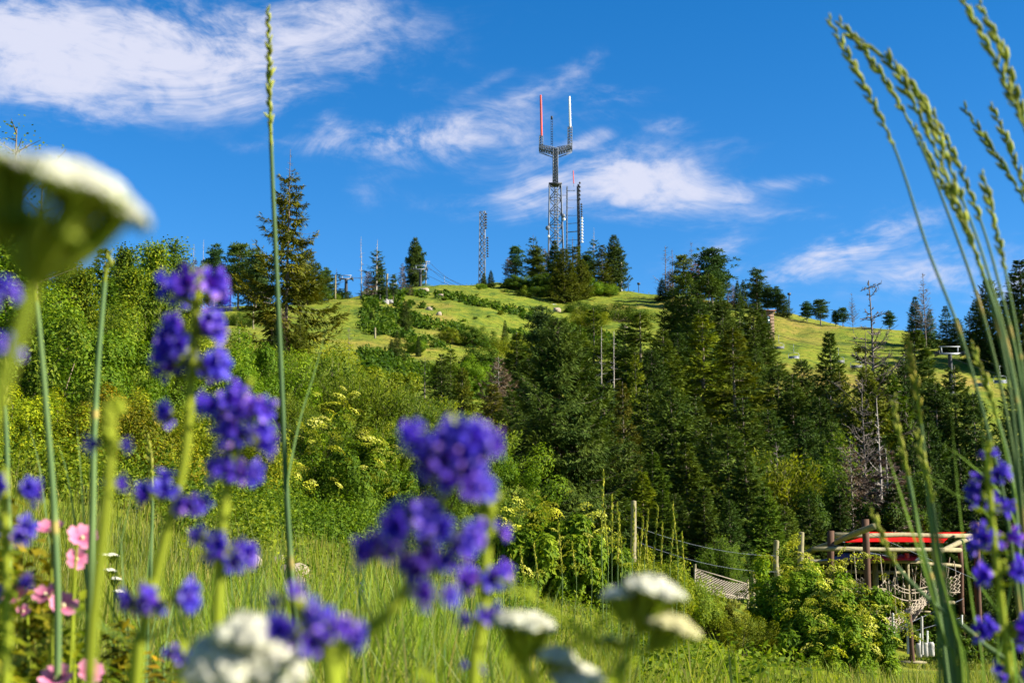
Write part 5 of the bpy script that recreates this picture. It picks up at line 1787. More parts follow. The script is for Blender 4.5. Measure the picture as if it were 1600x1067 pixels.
for (a, b, lab) in [((992, 822, 52), (1213, 868, 60), 'upper steel cable running from the lone post to the leftmost log post'), ((1000, 848, 50), (1213, 893, 58), 'lower steel cable running past the cargo net to the leftmost log post')]:
    A, B = at(*a), at(*b)
    P = np.array([A + (B - A) * t - np.array([0, 0, .25 * 4 * t * (1 - t)]) for t in np.linspace(0, 1, 9)])
    tag(MB().add(*tubes(P, np.full(9, .0065), 5)).build('steel_cable', M['steel']), lab, 'cable')


def side_net():
    q = [at(1086, 888, 48), at(1168, 912, 50), at(1168, 935, 46), at(1086, 918, 44)]
    O = sum(q) / 4
    root = thing('climbing_net', 'sloping grey climbing net left of the elder bushes', 'net', O)
    nu, nv = 20, 7
    P = np.zeros((nu + 1, nv + 1, 3))
    for i in range(nu + 1):
        for j in range(nv + 1):
            u, v = i / nu, j / nv
            P[i, j] = q[0] * (1 - u) * (1 - v) + q[1] * u * (1 - v) + q[2] * u * v + q[3] * (1 - u) * v - O
            P[i, j, 2] -= .12 * math.sin(u * PI)
    seg = [[P[i, j], P[i + 1, j + 1]] for i in range(nu) for j in range(nv)] + [[P[i + 1, j], P[i, j + 1]] for i in range(nu) for j in range(nv)]
    struts(seg, .014).build('mesh', M['rope'], root)
    struts([[P[0, 0], P[-1, 0]], [P[0, -1], P[-1, -1]], [P[0, 0], P[0, -1]], [P[-1, 0], P[-1, -1]]], .018).build('border_rope', M['rope'], root)
    for a, b in ((0, 0), (-1, 0)):
        p = P[a, b]
        w = p + O
        struts([[p + [0, 0, .15], np.array([p[0], p[1], gz(w[0], w[1]) - O[2] - .2])]], .05, 6).build('support_post', M['log'], root)


side_net()


# ------------------------------------------------------------------ grass and undergrowth: nobody could count them
def blades(n, pxr, dr, hr, wr, seed, bend=.35, straw=.2, power=1.0, hfun=None, keepf=None):
    r = np.random.default_rng(seed)
    d = np.exp(r.uniform(math.log(dr[0]), math.log(dr[1]), n))
    a = (r.uniform(pxr[0], pxr[1], n) - 800) / FPX
    x, y = a * d, d
    # tussocks
    cl = r.normal(0, 1, (n, 2))
    k = r.integers(0, max(n // 16, 1), n)
    cx, cy = x[k], y[k]
    tus = r.uniform(0, 1, n) < .7
    x = np.where(tus, cx + cl[:, 0] * .05 * (1 + d * .03), x)
    y = np.where(tus, cy + cl[:, 1] * .05 * (1 + d * .03), y)
    if keepf is not None:
        kf = keepf(x, y)
        x, y, k, tus = x[kf], y[kf], k[kf], tus[kf]
        n = len(x)
    z = ground(x, y)
    tr = r.uniform(0, 1, n + 100000)[k]
    pat = np.sin(x * 1.1 + 1.7 * np.sin(y * .6)) * np.sin(y * .9 + 1.3 * np.sin(x * .8))
    h = r.uniform(hr[0], hr[1], n) * (.55 + .8 * np.where(tus, tr, r.uniform(0, 1, n))) * (1 + .3 * pat)
    if hfun is not None:
        h = h * hfun(x, y)
    w = r.uniform(wr[0], wr[1], n) * (1 + np.maximum(y - 5, 0) * .05)
    az = r.uniform(0, 2 * PI, n)
    o = np.stack([np.cos(az), np.sin(az), np.zeros(n)], 1)
    face = r.uniform(0, 2 * PI, n)
    s = np.stack([np.cos(face), np.sin(face) * .6, np.zeros(n)], 1)
    b = r.uniform(.05, bend, n) * h
    base = np.stack([x, y, z - .02], 1)
    vs = []
    for t in (0, .38, .72):
        c = base + o * (b * t * t)[:, None] + np.array([0, 0, 1.]) * (h * t * (1 - .12 * t))[:, None]
        ww = (w * (1 - .55 * t))[:, None]
        vs += [c - s * ww / 2, c + s * ww / 2]
    vs.append(base + o * b[:, None] + np.array([0, 0, 1.]) * (h * .88)[:, None])
    V = np.stack(vs, 1).reshape(-1, 3)
    i = np.arange(n)[:, None] * 7
    q = np.concatenate([i + np.array([[0, 1, 3, 2]]), i + np.array([[2, 3, 5, 4]])])
    t3 = i + np.array([[4, 5, 6]])
    rnd = np.clip(.45 * r.uniform(0, 1, n) + .35 * tr + .15 * pat + .05, 0, .9)
    rnd = np.where(r.uniform(0, 1, n) < straw, r.uniform(.85, 1, n), rnd)
    mb = MB()
    mb.add(V, q, np.repeat(rnd, 7))
    mb.F.append((t3.astype(np.int32), 0))
    return mb


def meadow_keep(x, y):
    return ~((x > 4) & (y > 34))


def low_right(x, y):
    a = x / np.maximum(y, 1)
    return np.where(a > .08, .5, np.where((a > -.03) & (y > 7), .6, 1.0)) * np.where(y > 9, .85, 1.0)


near = blades(60000, (-150, 1750), (2.3, 9.0), (.18, .38), (.003, .006), 301, keepf=meadow_keep, hfun=low_right)
tag(near.build('meadow_grass', M['grass']), 'green and straw meadow grass in the near meadow', None, None, 'stuff')
mid = blades(70000, (-250, 1850), (8.0, 42.0), (.12, .26), (.005, .010), 303, keepf=meadow_keep, hfun=low_right)
tag(mid.build('meadow_grass', M['grass']), 'yellow-green meadow grass running up to the shrubs', None, None, 'stuff')
tall = blades(6000, (250, 800), (2.6, 8.0), (.30, .48), (.005, .0095), 305, bend=.35, straw=.06)
to = tall.build('meadow_grass', M['grass'])
to.color = (.92, 1.08, 1.05, 1)
tag(to, 'taller blue-green bunch grass in the middle of the meadow', None, None, 'stuff')


broad_ = blades(2600, (-150, 1150), (2.5, 5.5), (.20, .42), (.008, .014), 309, bend=.5, straw=.08)
tag(broad_.build('meadow_grass', M['grass']), 'coarse broad grass blades in the nearest part of the meadow', None, None, 'stuff')
straw_ = blades(3000, (-150, 760), (3.0, 16.0), (.30, .55), (.002, .0034), 307, bend=.18, straw=.92)
tag(straw_.build('meadow_grass', M['grass']), 'dry straw-coloured stems standing above the meadow', None, None, 'stuff')


def hill_tufts():
    r = np.random.default_rng(311)
    n = 32000
    a = (r.uniform(-100, 1750, n) - 800) / FPX
    d = np.exp(r.uniform(math.log(45), math.log(420), n))
    x, y = a * d, d
    z = ground(x, y)
    h = r.uniform(.08, .22, n) * (1 + d / 500)
    d0 = nrm(np.stack([r.normal(0, .6, n), r.normal(0, .6, n), np.ones(n)], 1))
    V, F = kites(np.stack([x, y, z - .03], 1), d0, unit(n, r), h * 1.3, h * r.uniform(.3, .9, n))
    pat = .5 + .5 * np.sin(x * .05 + 1.7 * np.sin(y * .021)) * np.sin(y * .043 + 1.1 * np.sin(x * .033))
    rnd = np.clip(.55 * pat + .45 * r.uniform(0, 1, n), 0, 1)
    tag(MB().add(V, F, np.repeat(rnd, 4)).build('hill_grass', M['hillgrass']), 'rough grass tufts over the open ski slope', None, None, 'stuff')


hill_tufts()


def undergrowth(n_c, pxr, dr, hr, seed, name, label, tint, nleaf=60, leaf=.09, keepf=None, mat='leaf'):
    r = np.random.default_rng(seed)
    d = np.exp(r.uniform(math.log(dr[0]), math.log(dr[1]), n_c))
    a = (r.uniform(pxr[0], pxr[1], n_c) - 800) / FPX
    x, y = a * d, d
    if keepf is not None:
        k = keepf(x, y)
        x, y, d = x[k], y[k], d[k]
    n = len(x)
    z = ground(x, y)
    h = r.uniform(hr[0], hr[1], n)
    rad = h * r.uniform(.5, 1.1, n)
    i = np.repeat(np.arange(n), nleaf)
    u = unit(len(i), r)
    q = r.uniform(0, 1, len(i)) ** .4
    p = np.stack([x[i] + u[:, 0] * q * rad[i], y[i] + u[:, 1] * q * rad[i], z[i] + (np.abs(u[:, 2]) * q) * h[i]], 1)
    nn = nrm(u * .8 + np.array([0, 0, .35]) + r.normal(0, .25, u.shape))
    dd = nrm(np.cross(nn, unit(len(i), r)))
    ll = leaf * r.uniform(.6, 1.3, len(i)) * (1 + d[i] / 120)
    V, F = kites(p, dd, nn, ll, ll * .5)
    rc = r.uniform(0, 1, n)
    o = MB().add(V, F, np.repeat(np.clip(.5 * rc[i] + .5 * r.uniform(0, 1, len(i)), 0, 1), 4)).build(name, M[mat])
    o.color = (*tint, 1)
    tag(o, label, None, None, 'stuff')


def patchy(x, y):
    n = np.sin(x * .09 + 1.3 * np.sin(y * .06)) * np.sin(y * .075 + 1.2 * np.sin(x * .05)) + .5 * np.sin(x * .23 + y * .17)
    return (n > .12) & (y + x * .8 < 320)


undergrowth(260, (-200, 420), (15, 34), (.3, .9), 321, 'undergrowth', 'mixed low undergrowth on the bank at the left', (1.15, 1.05, .65), 320, .052)
undergrowth(380, (380, 1000), (19, 40), (.3, .8), 323, 'undergrowth', 'mixed low undergrowth at the foot of the willows and firs', (.95, 1.0, .75), 300, .050)
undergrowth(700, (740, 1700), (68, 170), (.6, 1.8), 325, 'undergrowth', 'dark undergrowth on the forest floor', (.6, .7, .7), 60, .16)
undergrowth(260, (300, 1300), (6, 20), (.10, .32), 327, 'undergrowth', 'small leafy weeds among the meadow grass', (1.2, 1.1, .7), 60, .04)
undergrowth(3200, (560, 980), (150, 350), (.4, 1.5), 329, 'undergrowth', 'patchy low scrub on the left ski slope', (.8, .95, .8), 34, .24, keepf=patchy)

# ------------------------------------------------------------------ foreground plants
M['stem_green'] = leafmat('green_stem', [(0, (.15, .21, .012)), (1, (.32, .36, .03))], trans=.25)
M['stem_blue'] = leafmat('glaucous_stem', [(0, (.075, .14, .055)), (.7, (.15, .21, .065)), (.85, (.22, .22, .06)), (1, (.34, .27, .08))], trans=.15)
M['spike'] = leafmat('rye_spikelets', [(0, (.15, .19, .02)), (.5, (.28, .31, .04)), (1, (.48, .43, .11))], trans=.3, tcol=(1.2, 1.25, .7))
M['petal_violet'] = leafmat('violet_petals', [(0, (.11, .022, .25)), (.45, (.055, .022, .34)), (.70, (.045, .032, .44)), (.92, (.18, .12, .60)), (1, (.42, .33, .80))], trans=.35, tcol=(1.3, 1.0, 1.3))  # palest lilac stops paint the highlights of sunlit petals into the colour
M['petal_pink'] = leafmat('pink_petals', [(0, (.46, .07, .19)), (.5, (.60, .16, .29)), (1, (.66, .26, .37))], trans=.4, tcol=(1.1, .9, 1.0))
M['yarrow'] = leafmat('yarrow_florets', [(0, (.62, .58, .36)), (.5, (.78, .76, .62)), (1, (.84, .83, .76))], trans=.3, tcol=(1.1, 1.1, .9))
M['yarrow_green'] = leafmat('yarrow_stalks', [(0, (.16, .21, .015)), (1, (.36, .40, .05))], trans=.5)
M['bluegreen_leaf'] = leafmat('grass_leaf', [(0, (.07, .13, .035)), (1, (.15, .22, .08))], trans=.35)


def gpath(pix, d0, d1=None):
    """photograph points at a distance, run on down to the ground"""
    d1 = d1 or d0
    n = len(pix)
    P = [at(px, py, d0 + (d1 - d0) * i / max(n - 1, 1)) for i, (px, py) in enumerate(pix)]
    t = P[-1] - P[-2]
    z = gz(P[-1][0], P[-1][1])
    if P[-1][2] > z + .02:
        drop = P[-1][2] - z + .02
        sl = t[:2] / max(-t[2], .02) * .35
        sl = np.clip(sl, -.35, .35)
        P.append(P[-1] + np.array([sl[0] * drop * .5, sl[1] * drop * .5, -drop * .5]))
        P.append(np.array([P[-2][0] + sl[0] * drop * .8, P[-2][1] + sl[1] * drop * .8, z - .02]))
    return np.array(P)


def spikelet_mesh(seed, l=.0125, w=.0042):
    r = np.random.default_rng(seed)
    prof = [(0, .05), (.15, .6), (.4, 1.0), (.7, .8), (.9, .4), (1.0, .05)]
    v, f = lathe([(z * l, q * w / 2) for z, q in prof], 6)
    v = np.array(v) * [1, .75, 1]
    rr = np.clip(np.repeat([p[0] for p in prof], 6) * .7 + r.uniform(0, .3, len(v)), 0, 1)
    return MB().add(v, f, rr).mesh('rye_spikelet', M['spike'], True)


SPK = [spikelet_mesh(s) for s in (1, 2, 3)]


def leaf_blade(P, w, parent, mat='bluegreen_leaf', name='leaf', rnd=.5):
    """a long grass leaf, keeled; P from base to tip"""
    n = 14
    Q = smooth_path(P, n)
    T = nrm(np.gradient(Q, axis=0))
    view = nrm(Q + 1e-6)
    S = nrm(np.cross(T, view))
    N_ = np.cross(S, T)
    t = np.linspace(0, 1, n)
    ww = w * np.minimum(1, .55 + t * 2) * np.clip(1 - t ** 2.2, 0.02, 1)
    V = np.concatenate([Q - S * ww[:, None] / 2, Q - N_ * ww[:, None] * .14, Q + S * ww[:, None] / 2])
    i = np.arange(n - 1)
    F = np.concatenate([np.stack([i, i + n, i + n + 1, i + 1], 1), np.stack([i + n, i + 2 * n, i + 2 * n + 1, i + n + 1], 1)])
    return MB().add(V, F, rnd).build(name, M[mat], parent, True)


def rye(pix, nhead, d, label, stemw=.0026, sp=1.0, leaves=(), d1=None, seed=0, group='tall seed heads of wild rye', tint=None):
    """pix: tip first; the first nhead points carry the seed head"""
    P = gpath(pix, d, d1)
    O = P[-1].copy()
    root = thing('wild_rye_stalk', label, 'grass stalk', O, group)
    P = P - O
    r = np.random.default_rng(seed + int(pix[0][0]))
    Q = smooth_path(P, 110)
    seglen = np.concatenate([[0], np.cumsum(np.linalg.norm(np.diff(Q, axis=0), axis=1))])
    # arc length where the head ends
    end = P[nhead - 1]
    ih = np.argmin(np.linalg.norm(Q - end, axis=1))
    hl = seglen[ih]
    st = Q[max(ih - 1, 0):]
    tt = np.linspace(0, 1, len(st))
    nd = np.exp(-((tt - r.uniform(.30, .45)) * 55) ** 2) + np.exp(-((tt - r.uniform(.65, .8)) * 55) ** 2)
    shade = np.clip(.25 + .35 * np.sin(tt * 7 + r.uniform(0, 6)) * tt + r.uniform(-.1, .2) + nd, 0, 1)
    MB().add(*tubes(st, stemw / 2 * (1 + .7 * tt + .35 * nd), 7), np.repeat(shade, 7)).build('stem', M['stem_blue'], root, True)
    head = Q[:ih + 1]
    ho = MB().add(*tubes(head, np.linspace(.0006, stemw / 2, len(head)), 5)).build('seed_head', M['stem_green'], root, True)
    step = .0088 * sp
    k = 0
    s = .002
    while s < hl:
        p = np.array([np.interp(s, seglen, Q[:, j]) for j in range(3)])
        p2 = np.array([np.interp(s + .004, seglen, Q[:, j]) for j in range(3)])
        ax = nrm((p - p2)[None])[0]
        side = nrm(np.cross(ax, [0.15, 1, .1])[None])[0]
        q = s / hl
        sz = sp * (.62 + .45 * math.sin(min(q + .08, 1) * PI) + .05) * r.uniform(.72, 1.22)
        for j in (0, 1):
            sg = 1 if (k + j) % 2 else -1
            dirn = nrm((ax + side * sg * .20 + r.normal(0, .15, 3))[None])[0]
            o = link('spikelet', SPK[(k + j) % 3], ho, p + side * sg * .0008 - ax * j * step * .45)
            o.rotation_euler = Vector(dirn).to_track_quat('Z', 'Y').to_euler()
            o.scale = (sz * 1.2, sz * 1.2, sz * 1.15)
            g_ = r.uniform(.65, 1.35)
            tn = tint or (1, 1, 1)
            o.color = (g_ * tn[0], g_ * tn[1], g_ * tn[2], 1)
        k += 1
        s += step
    for lp, lw in leaves:
        lp = [at(a, b, d) - O for a, b in lp]
        leaf_blade(lp, lw, root, rnd=r.uniform(0, 1))
    return root


rye([(419, 16), (421, 120), (424, 240), (434, 470), (447, 760), (457, 930), (462, 1000)], 3, 2.0, 'single tall upright grass stalk reaching into the cloud at left', .0062, 1.0,
    leaves=[([(449, 770), (452, 735), (470, 650), (492, 580), (513, 498)], .013), ([(458, 940), (447, 880), (440, 820), (436, 770)], .011)])
rye([(1296, 32), (1345, 125), (1400, 238), (1450, 390), (1500, 520), (1545, 680), (1580, 850)], 3, 1.62, 'outermost left seed stalk of the right-hand grass bunch', .0029)
rye([(1312, 37), (1360, 92), (1425, 200), (1480, 330), (1535, 490), (1575, 660), (1600, 850)], 3, 1.66, 'second seed stalk from the left of the right-hand bunch', .0029)
rye([(1350, 67), (1400, 112), (1475, 265), (1520, 380), (1565, 540), (1590, 720)], 3, 1.58, 'third seed stalk from the left of the right-hand bunch', .0029, 1.1)
rye([(1400, 103), (1440, 160), (1505, 315), (1545, 430), (1585, 590), (1605, 760)], 3, 1.6, 'fourth seed stalk from the left of the right-hand bunch', .0029, 1.1)
rye([(1437, 145), (1480, 220), (1532, 345), (1565, 460), (1595, 600), (1612, 800)], 3, 1.64, 'fifth seed stalk from the left of the right-hand bunch', .0029, 1.05)
rye([(1431, 203), (1460, 265), (1505, 355), (1545, 450), (1585, 600), (1608, 780)], 3, 1.7, 'shaded inner seed stalk of the right-hand bunch', .0029, .85)
rye([(1470, 262), (1500, 330), (1540, 440), (1575, 560), (1600, 720)], 3, 1.55, 'low thick seed stalk in the middle of the right-hand bunch', .0029, 1.05)
rye([(1534, 273), (1550, 330), (1572, 430), (1592, 540), (1605, 660)], 3, 1.6, 'short seed stalk at the right of the bunch', .0029, .85)
rye([(1506, 2), (1545, 75), (1604, 210), (1640, 330), (1665, 500)], 3, 1.5, 'uppermost left seed stalk at the top right corner', .0029, 1.15)
rye([(1530, 8), (1565, 80), (1614, 230), (1650, 360), (1672, 520)], 3, 1.52, 'uppermost right seed stalk at the top right corner', .0029, 1.1)
rye([(1508, 171), (1550, 235), (1606, 325), (1640, 430), (1660, 560)], 3, 1.75, 'dark shaded seed stalk below the top right corner', .0029, .95, tint=(.6, .7, .8))  # darker, bluer tint puts the shade into the spikelet colour
rye([(1549, 166), (1575, 225), (1612, 330), (1640, 430), (1655, 560)], 3, 1.7, 'short seed stalk at the right edge below the corner', .0029, .9)
rye([(1418, 530), (1428, 590), (1440, 668), (1447, 740), (1462, 880), (1480, 1000)], 3, 1.72, 'seed stalk in front of the tall pointed fir', .0045, .95, tint=(1, .85, .7))
rye([(1394, 622), (1404, 680), (1420, 750), (1440, 850), (1470, 980)], 3, 1.7, 'seed stalk left before the dark forest', .0045, .9)
rye([(1433, 678), (1445, 730), (1458, 790), (1470, 880), (1488, 1000)], 3, 1.66, 'seed stalk before the dark forest right of another', .0045, .9)
rye([(1520, 540), (1538, 590), (1560, 660), (1580, 740), (1592, 860)], 3, 1.75, 'seed stalk behind the sharper purple spike', .0045, .95)
rye([(1362, 800), (1378, 838), (1402, 885), (1450, 935), (1530, 1000), (1600, 1080)], 3, 1.66, 'bent seed stalk crossing the red sail', .0045, .9)
rye([(46, 345), (50, 405), (58, 480), (72, 640), (84, 800), (90, 1000)], 3, 1.5, 'seed stalk behind the big white flower head', .0055, .9)
rye([(172, 398), (168, 420), (163, 445), (152, 580), (146, 700), (143, 850)], 3, 1.6, 'thin seed stalk right of the big white flower stem', .0055, .8)
rye([(4, 560), (6, 600), (8, 640), (12, 760), (14, 900)], 3, 1.6, 'seed stalk at the left edge of the meadow', .005, .8)
rye([(231, 685), (234, 720), (238, 765), (236, 860), (230, 1000)], 3, 2.4, 'small seed stalk between the two left flower spikes', .005, 1.0)


def leaf_clump(rows, d, label, name='grass_tuft'):
    b = at(rows[0][0][0][0], rows[0][0][0][1], d)
    z = gz(b[0], b[1])
    O = np.array([b[0], b[1], z])
    root = thing(name, label, 'grass tuft', O, 'broad leaved grass tufts')
    for pts, w in rows:
        P = [at(x, y, d) for x, y in pts]
        P = [np.array([P[0][0] * .9 + b[0] * .1, P[0][1], gz(P[0][0], P[0][1]) - .01])] + P
        leaf_blade([p - O for p in P], w, root, rnd=rng.uniform(0, 1))


leaf_clump([([(1500, 1090), (1475, 1000), (1440, 880), (1410, 780), (1381, 690)], .016), ([(1505, 1090), (1490, 980), (1465, 880), (1455, 800)], .022), ([(1470, 1090), (1462, 960), (1440, 860), (1424, 740)], .014),
            ([(1515, 1090), (1500, 1000), (1480, 900), (1470, 830), (1462, 700)], .012), ([(1540, 1090), (1520, 950), (1500, 800), (1486, 640)], .008), ([(1560, 1090), (1560, 900), (1545, 760), (1528, 640)], .008),
            ([(1480, 1090), (1440, 1000), (1400, 950), (1372, 925)], .010), ([(1590, 1090), (1570, 980), (1520, 900), (1480, 860)], .010)], 1.62, 'broad leaved grass tuft at the right before the ropes course')
leaf_clump([([(1560, 1080), (1580, 900), (1540, 800), (1480, 765), (1424, 714)], .009), ([(1600, 1080), (1605, 900), (1570, 780), (1510, 720), (1468, 690)], .010), ([(1610, 1080), (1600, 850), (1570, 700), (1545, 600)], .008),
            ([(1620, 1080), (1610, 800), (1600, 620), (1575, 480)], .007)], 1.7, 'thin leaved grass tuft at the right edge behind the purple spike')
leaf_clump([([(60, 1060), (85, 940), (75, 830), (60, 720), (38, 645)], .012), ([(110, 1060), (140, 960), (118, 820), (105, 740), (90, 690)], .014), ([(130, 1060), (135, 900), (128, 760), (119, 655)], .013),
            ([(150, 1060), (148, 860), (142, 760), (140, 600)], .009), ([(175, 1060), (180, 900), (200, 800), (212, 745)], .011), ([(200, 1060), (195, 950), (190, 860), (190, 790)], .013),
            ([(225, 1060), (228, 930), (236, 840), (240, 800)], .011), ([(90, 1060), (60, 980), (55, 900), (48, 800)], .011)], 2.3, 'blue-green broad grass tuft behind the pink flowers')
leaf_clump([([(255, 1080), (262, 990), (275, 930), (300, 870)], .012), ([(240, 1080), (222, 1000), (210, 930), (205, 880)], .012), ([(280, 1080), (290, 1000), (320, 950)], .010), ([(215, 1080), (240, 980), (255, 900)], .011)], 2.6, 'dark green grass tuft behind the left purple stems')
leaf_clump([([(640, 1080), (632, 980), (625, 900), (622, 850)], .014), ([(665, 1080), (660, 980), (690, 900), (705, 860)], .013), ([(680, 1080), (678, 1000), (672, 940)], .012), ([(610, 1080), (600, 1000), (590, 930)], .011),
            ([(690, 1080), (700, 990), (735, 920)], .010), ([(650, 1080), (640, 1000), (655, 900), (650, 840)], .010)], 3.0, 'blue-green grass tuft under the lower violet cluster')
leaf_clump([([(960, 1080), (940, 1010), (910, 960), (880, 930)], .010), ([(975, 1080), (980, 1000), (1000, 930), (1040, 880)], .010), ([(990, 1080), (1010, 1010), (1050, 980), (1110, 1000)], .009), ([(950, 1080), (955, 990), (945, 900)], .010),
            ([(1000, 1080), (1000, 1000), (1010, 930)], .010)], 3.4, 'blue-green grass tuft around the cream flower stem')


# thin seed stalks further out in the meadow
def thin_stalk_proto():
    r = np.random.default_rng(9)
    H = .95
    P = np.array([(0, 0, 0), (.01, 0, .3), (.0, .01, .65), (.02, 0, H)])
    Q = smooth_path(P, 12)
    stem = MB().add(*tubes(Q, np.linspace(.0022, .0014, 12), 5)).mesh('thin_stem', M['stem_blue'], True)
    hd = MB()
    n = 46
    t = np.linspace(.72, 1.04, n)
    c = np.stack([np.interp(t * H, Q[:, 2], Q[:, 0]), np.interp(t * H, Q[:, 2], Q[:, 1]), t * H], 1)
    d = nrm(np.stack([r.normal(0, .13, n), r.normal(0, .13, n), np.ones(n)], 1))
    for k in range(3):
        V, F = kites(c + r.normal(0, .002, c.shape), d, unit(n, r), np.full(n, .020), np.full(n, .0055))
        hd.add(V, F, np.repeat(r.uniform(0, 1, n), 4))
    return stem, hd.mesh('thin_seed_head', M['spike'])


TS, TH_ = thin_stalk_proto()
ORD = 'first second third fourth fifth sixth seventh eighth ninth tenth eleventh twelfth thirteenth fourteenth fifteenth sixteenth seventeenth eighteenth nineteenth twentieth twenty-first twenty-second twenty-third twenty-fourth twenty-fifth'.split()
STALKS = sorted([(937, 742, 7.5), (952, 780, 7.2), (968, 805, 7.4), (985, 795, 7.8), (1008, 800, 8), (1022, 795, 8.2), (1047, 812, 7.6), (1055, 790, 8.2), (1035, 820, 8.4), (947, 800, 8.6), (1000, 812, 7.2),
                                 (880, 820, 6.4), (838, 850, 7.5), (820, 858, 7.8), (1014, 830, 8.6), (993, 840, 7.0), (970, 790, 9), (925, 830, 8.4), (962, 812, 8.0), (1065, 835, 8.8), (805, 870, 7.2), (900, 850, 9.0),
                                 (690, 850, 9.2), (560, 860, 9.4), (620, 850, 9.6)])
for k, (px, yt, d) in enumerate(STALKS):
    top = at(px, yt, d)
    z = gz(top[0], top[1])
    s = (top[2] - z) / .98
    o = thing('seed_stalk', ORD[k] + ' from the left of the thin seed stalks in the middle meadow', 'grass stalk', (top[0], top[1], z), 'thin seed stalks in the meadow', random.uniform(0, 6), (1.2, 1.2, s))
    link('stem', TS, o)
    link('seed_head', TH_, o).color = (1, .95, .6, 1)


# ------------------------------------------------------------------ violet flower spikes
def blossom_meshes():
    out = []
    for sd in (1, 2, 3):
        r = np.random.default_rng(sd)
        seg = 10
        prof = [(0, .10), (.18, .14), (.40, .24), (.62, .30), (.74, .29)]
        v, f = lathe(prof, seg)
        v = np.array(v)
        rn = np.clip(v[:, 2] * .75 + r.uniform(0, .15, len(v)), 0, 1)
        mb = MB().add(v, f, rn)
        # five spreading lobes, two up and three down
        for k in range(5):
            a = 2 * PI * k / 5 + r.uniform(-.12, .12)
            ca, sa = math.cos(a), math.sin(a)
            lob = []
            for (rad, zz, w) in ((.27, .72, .12), (.40, .84, .20), (.54, .93, .20), (.66, .92 + r.uniform(-.1, .06), .10)):
                for s in (-1, 0, 1):
                    q = w * s
                    lob.append((ca * rad - sa * q, sa * rad + ca * q, zz + (.03 if s == 0 else -.02)))
            fc = []
            for i in range(3):
                for j in range(2):
                    fc.append((i * 3 + j, i * 3 + j + 1, i * 3 + j + 4, i * 3 + j + 3))
            mb.add(lob, fc, np.repeat(np.clip([.55, .75, .88, 1.0], 0, 1), 3) + r.uniform(-.2, .05))
        out.append(mb.mesh('violet_corolla', M['petal_violet'], True))
    v, f = lathe([(-.14, .05), (-.10, .12), (.05, .17), (.24, .15), (.30, .17)], 8)
    cal = MB().add(v, f, np.clip(np.array(v)[:, 2] + .4, 0, 1)).mesh('green_calyx', M['stem_green'], True)
    v, f = lathe([(-.1, .04), (.0, .13), (.2, .2), (.42, .15), (.55, .03)], 8)
    bud = MB().add(v, f, .7).mesh('green_bud', M['stem_green'], True)
    return out, cal, bud


BLO, CAL, BUD = blossom_meshes()


def penstemon(pix, d, whorls, label, stemw=.0054, seed=0, buds=0, d1=None, ring=False):
    """whorls: (px, py, width in px, number of blossoms)"""
    P = gpath(pix, d, d1)
    O = P[-1].copy()
    root = thing('violet_flower_spike', label, 'wildflower', O, 'violet flower spikes')
    r = np.random.default_rng(seed)
    Q = smooth_path(P - O, 40)
    MB().add(*tubes(Q, stemw / 2 * np.linspace(.75, 1.25, 40), 8), np.linspace(.9, .4, 40).repeat(8)).build('stem', M['stem_green'], root, True)
    for (px, py, w, nb, *rest) in whorls:
        nb = max(int(nb * (1.0 if ring else .88)), 2)
        c = at(px, py, d) - O
        i = np.argmin(np.linalg.norm(Q - c, axis=1))
        st = Q[i]
        rad = w / 2 * d / FPX
        bl = rad * .69
        sx = rest[0] if rest else 0
        for k in range(nb):
            a = 2 * PI * k / nb + r.uniform(-.35, .35) if ring else (k % 2) * PI + r.normal(0, .8)
            el = r.uniform(-.28, .42)
            dirn = nrm(np.array([[math.cos(a) + sx, math.sin(a) * .9 - .15, el]]))[0]
            b0 = (c * .75 + st * .25) + dirn * rad * r.uniform(.16, .42) + np.array([0, 0, r.uniform(-.20, .20) * rad])
            o = link('blossom', BLO[r.integers(3)], root, b0)
            o.rotation_euler = (Vector(dirn).to_track_quat('Z', 'Y') @ Matrix.Rotation(r.uniform(0, 6), 3, 'Z').to_quaternion()).to_euler()
            s = bl * r.uniform(.8, 1.15)
            o.scale = (s, s, s)
            t = r.uniform(0, 1)
            o.color = (.65 + 1.3 * t * t, .75 + .6 * t * t, .85 + .3 * t, 1)
            link('calyx', CAL, o)
        for k in range(max(nb // 3, 2) if rad > .008 else 2):
            a = r.uniform(0, 2 * PI)
            dirn = nrm(np.array([[math.cos(a), math.sin(a), .6]]))[0]
            o = link('bud', BUD, root, st + dirn * rad * .2 + np.array([0, 0, r.uniform(-.2, .5) * rad]))
            o.rotation_euler = Vector(dirn).to_track_quat('Z', 'Y').to_euler()
            s = bl * r.uniform(.45, .8)
            o.scale = (s, s, s)
        # a pair of bracts below the whorl
        for sg in (-1, 1):
            tip = st + np.array([sg * rad * .9, -.2 * rad, -.15 * rad])
            leaf_blade([st - [0, 0, rad * .35], (st + tip) / 2 - [0, 0, rad * .3], tip], rad * .42, root, 'stem_green', 'bract', .35)
    for k in range(buds):
        q = Q[min(k // 3, 6)]
        a = r.uniform(0, 6.28)
        dirn = nrm(np.array([[math.cos(a), math.sin(a), 1.1]]))[0]
        o = link('bud', BUD, root, q + dirn * .002)
        o.rotation_euler = Vector(dirn).to_track_quat('Z', 'Y').to_euler()
        s = .011 * r.uniform(.7, 1.1)
        o.scale = (s, s, s)
    # stem leaves lower down
    for t in (.72, .82, .9):
        b = Q[int(t * 39)]
        for sg in (-1, 1):
            dv = np.array([sg * .03, r.uniform(-.015, .015), .018])
            leaf_blade([b, b + dv * .6, b + dv * 1.3], .009, root, 'bluegreen_leaf', 'leaf', .5)
    return root


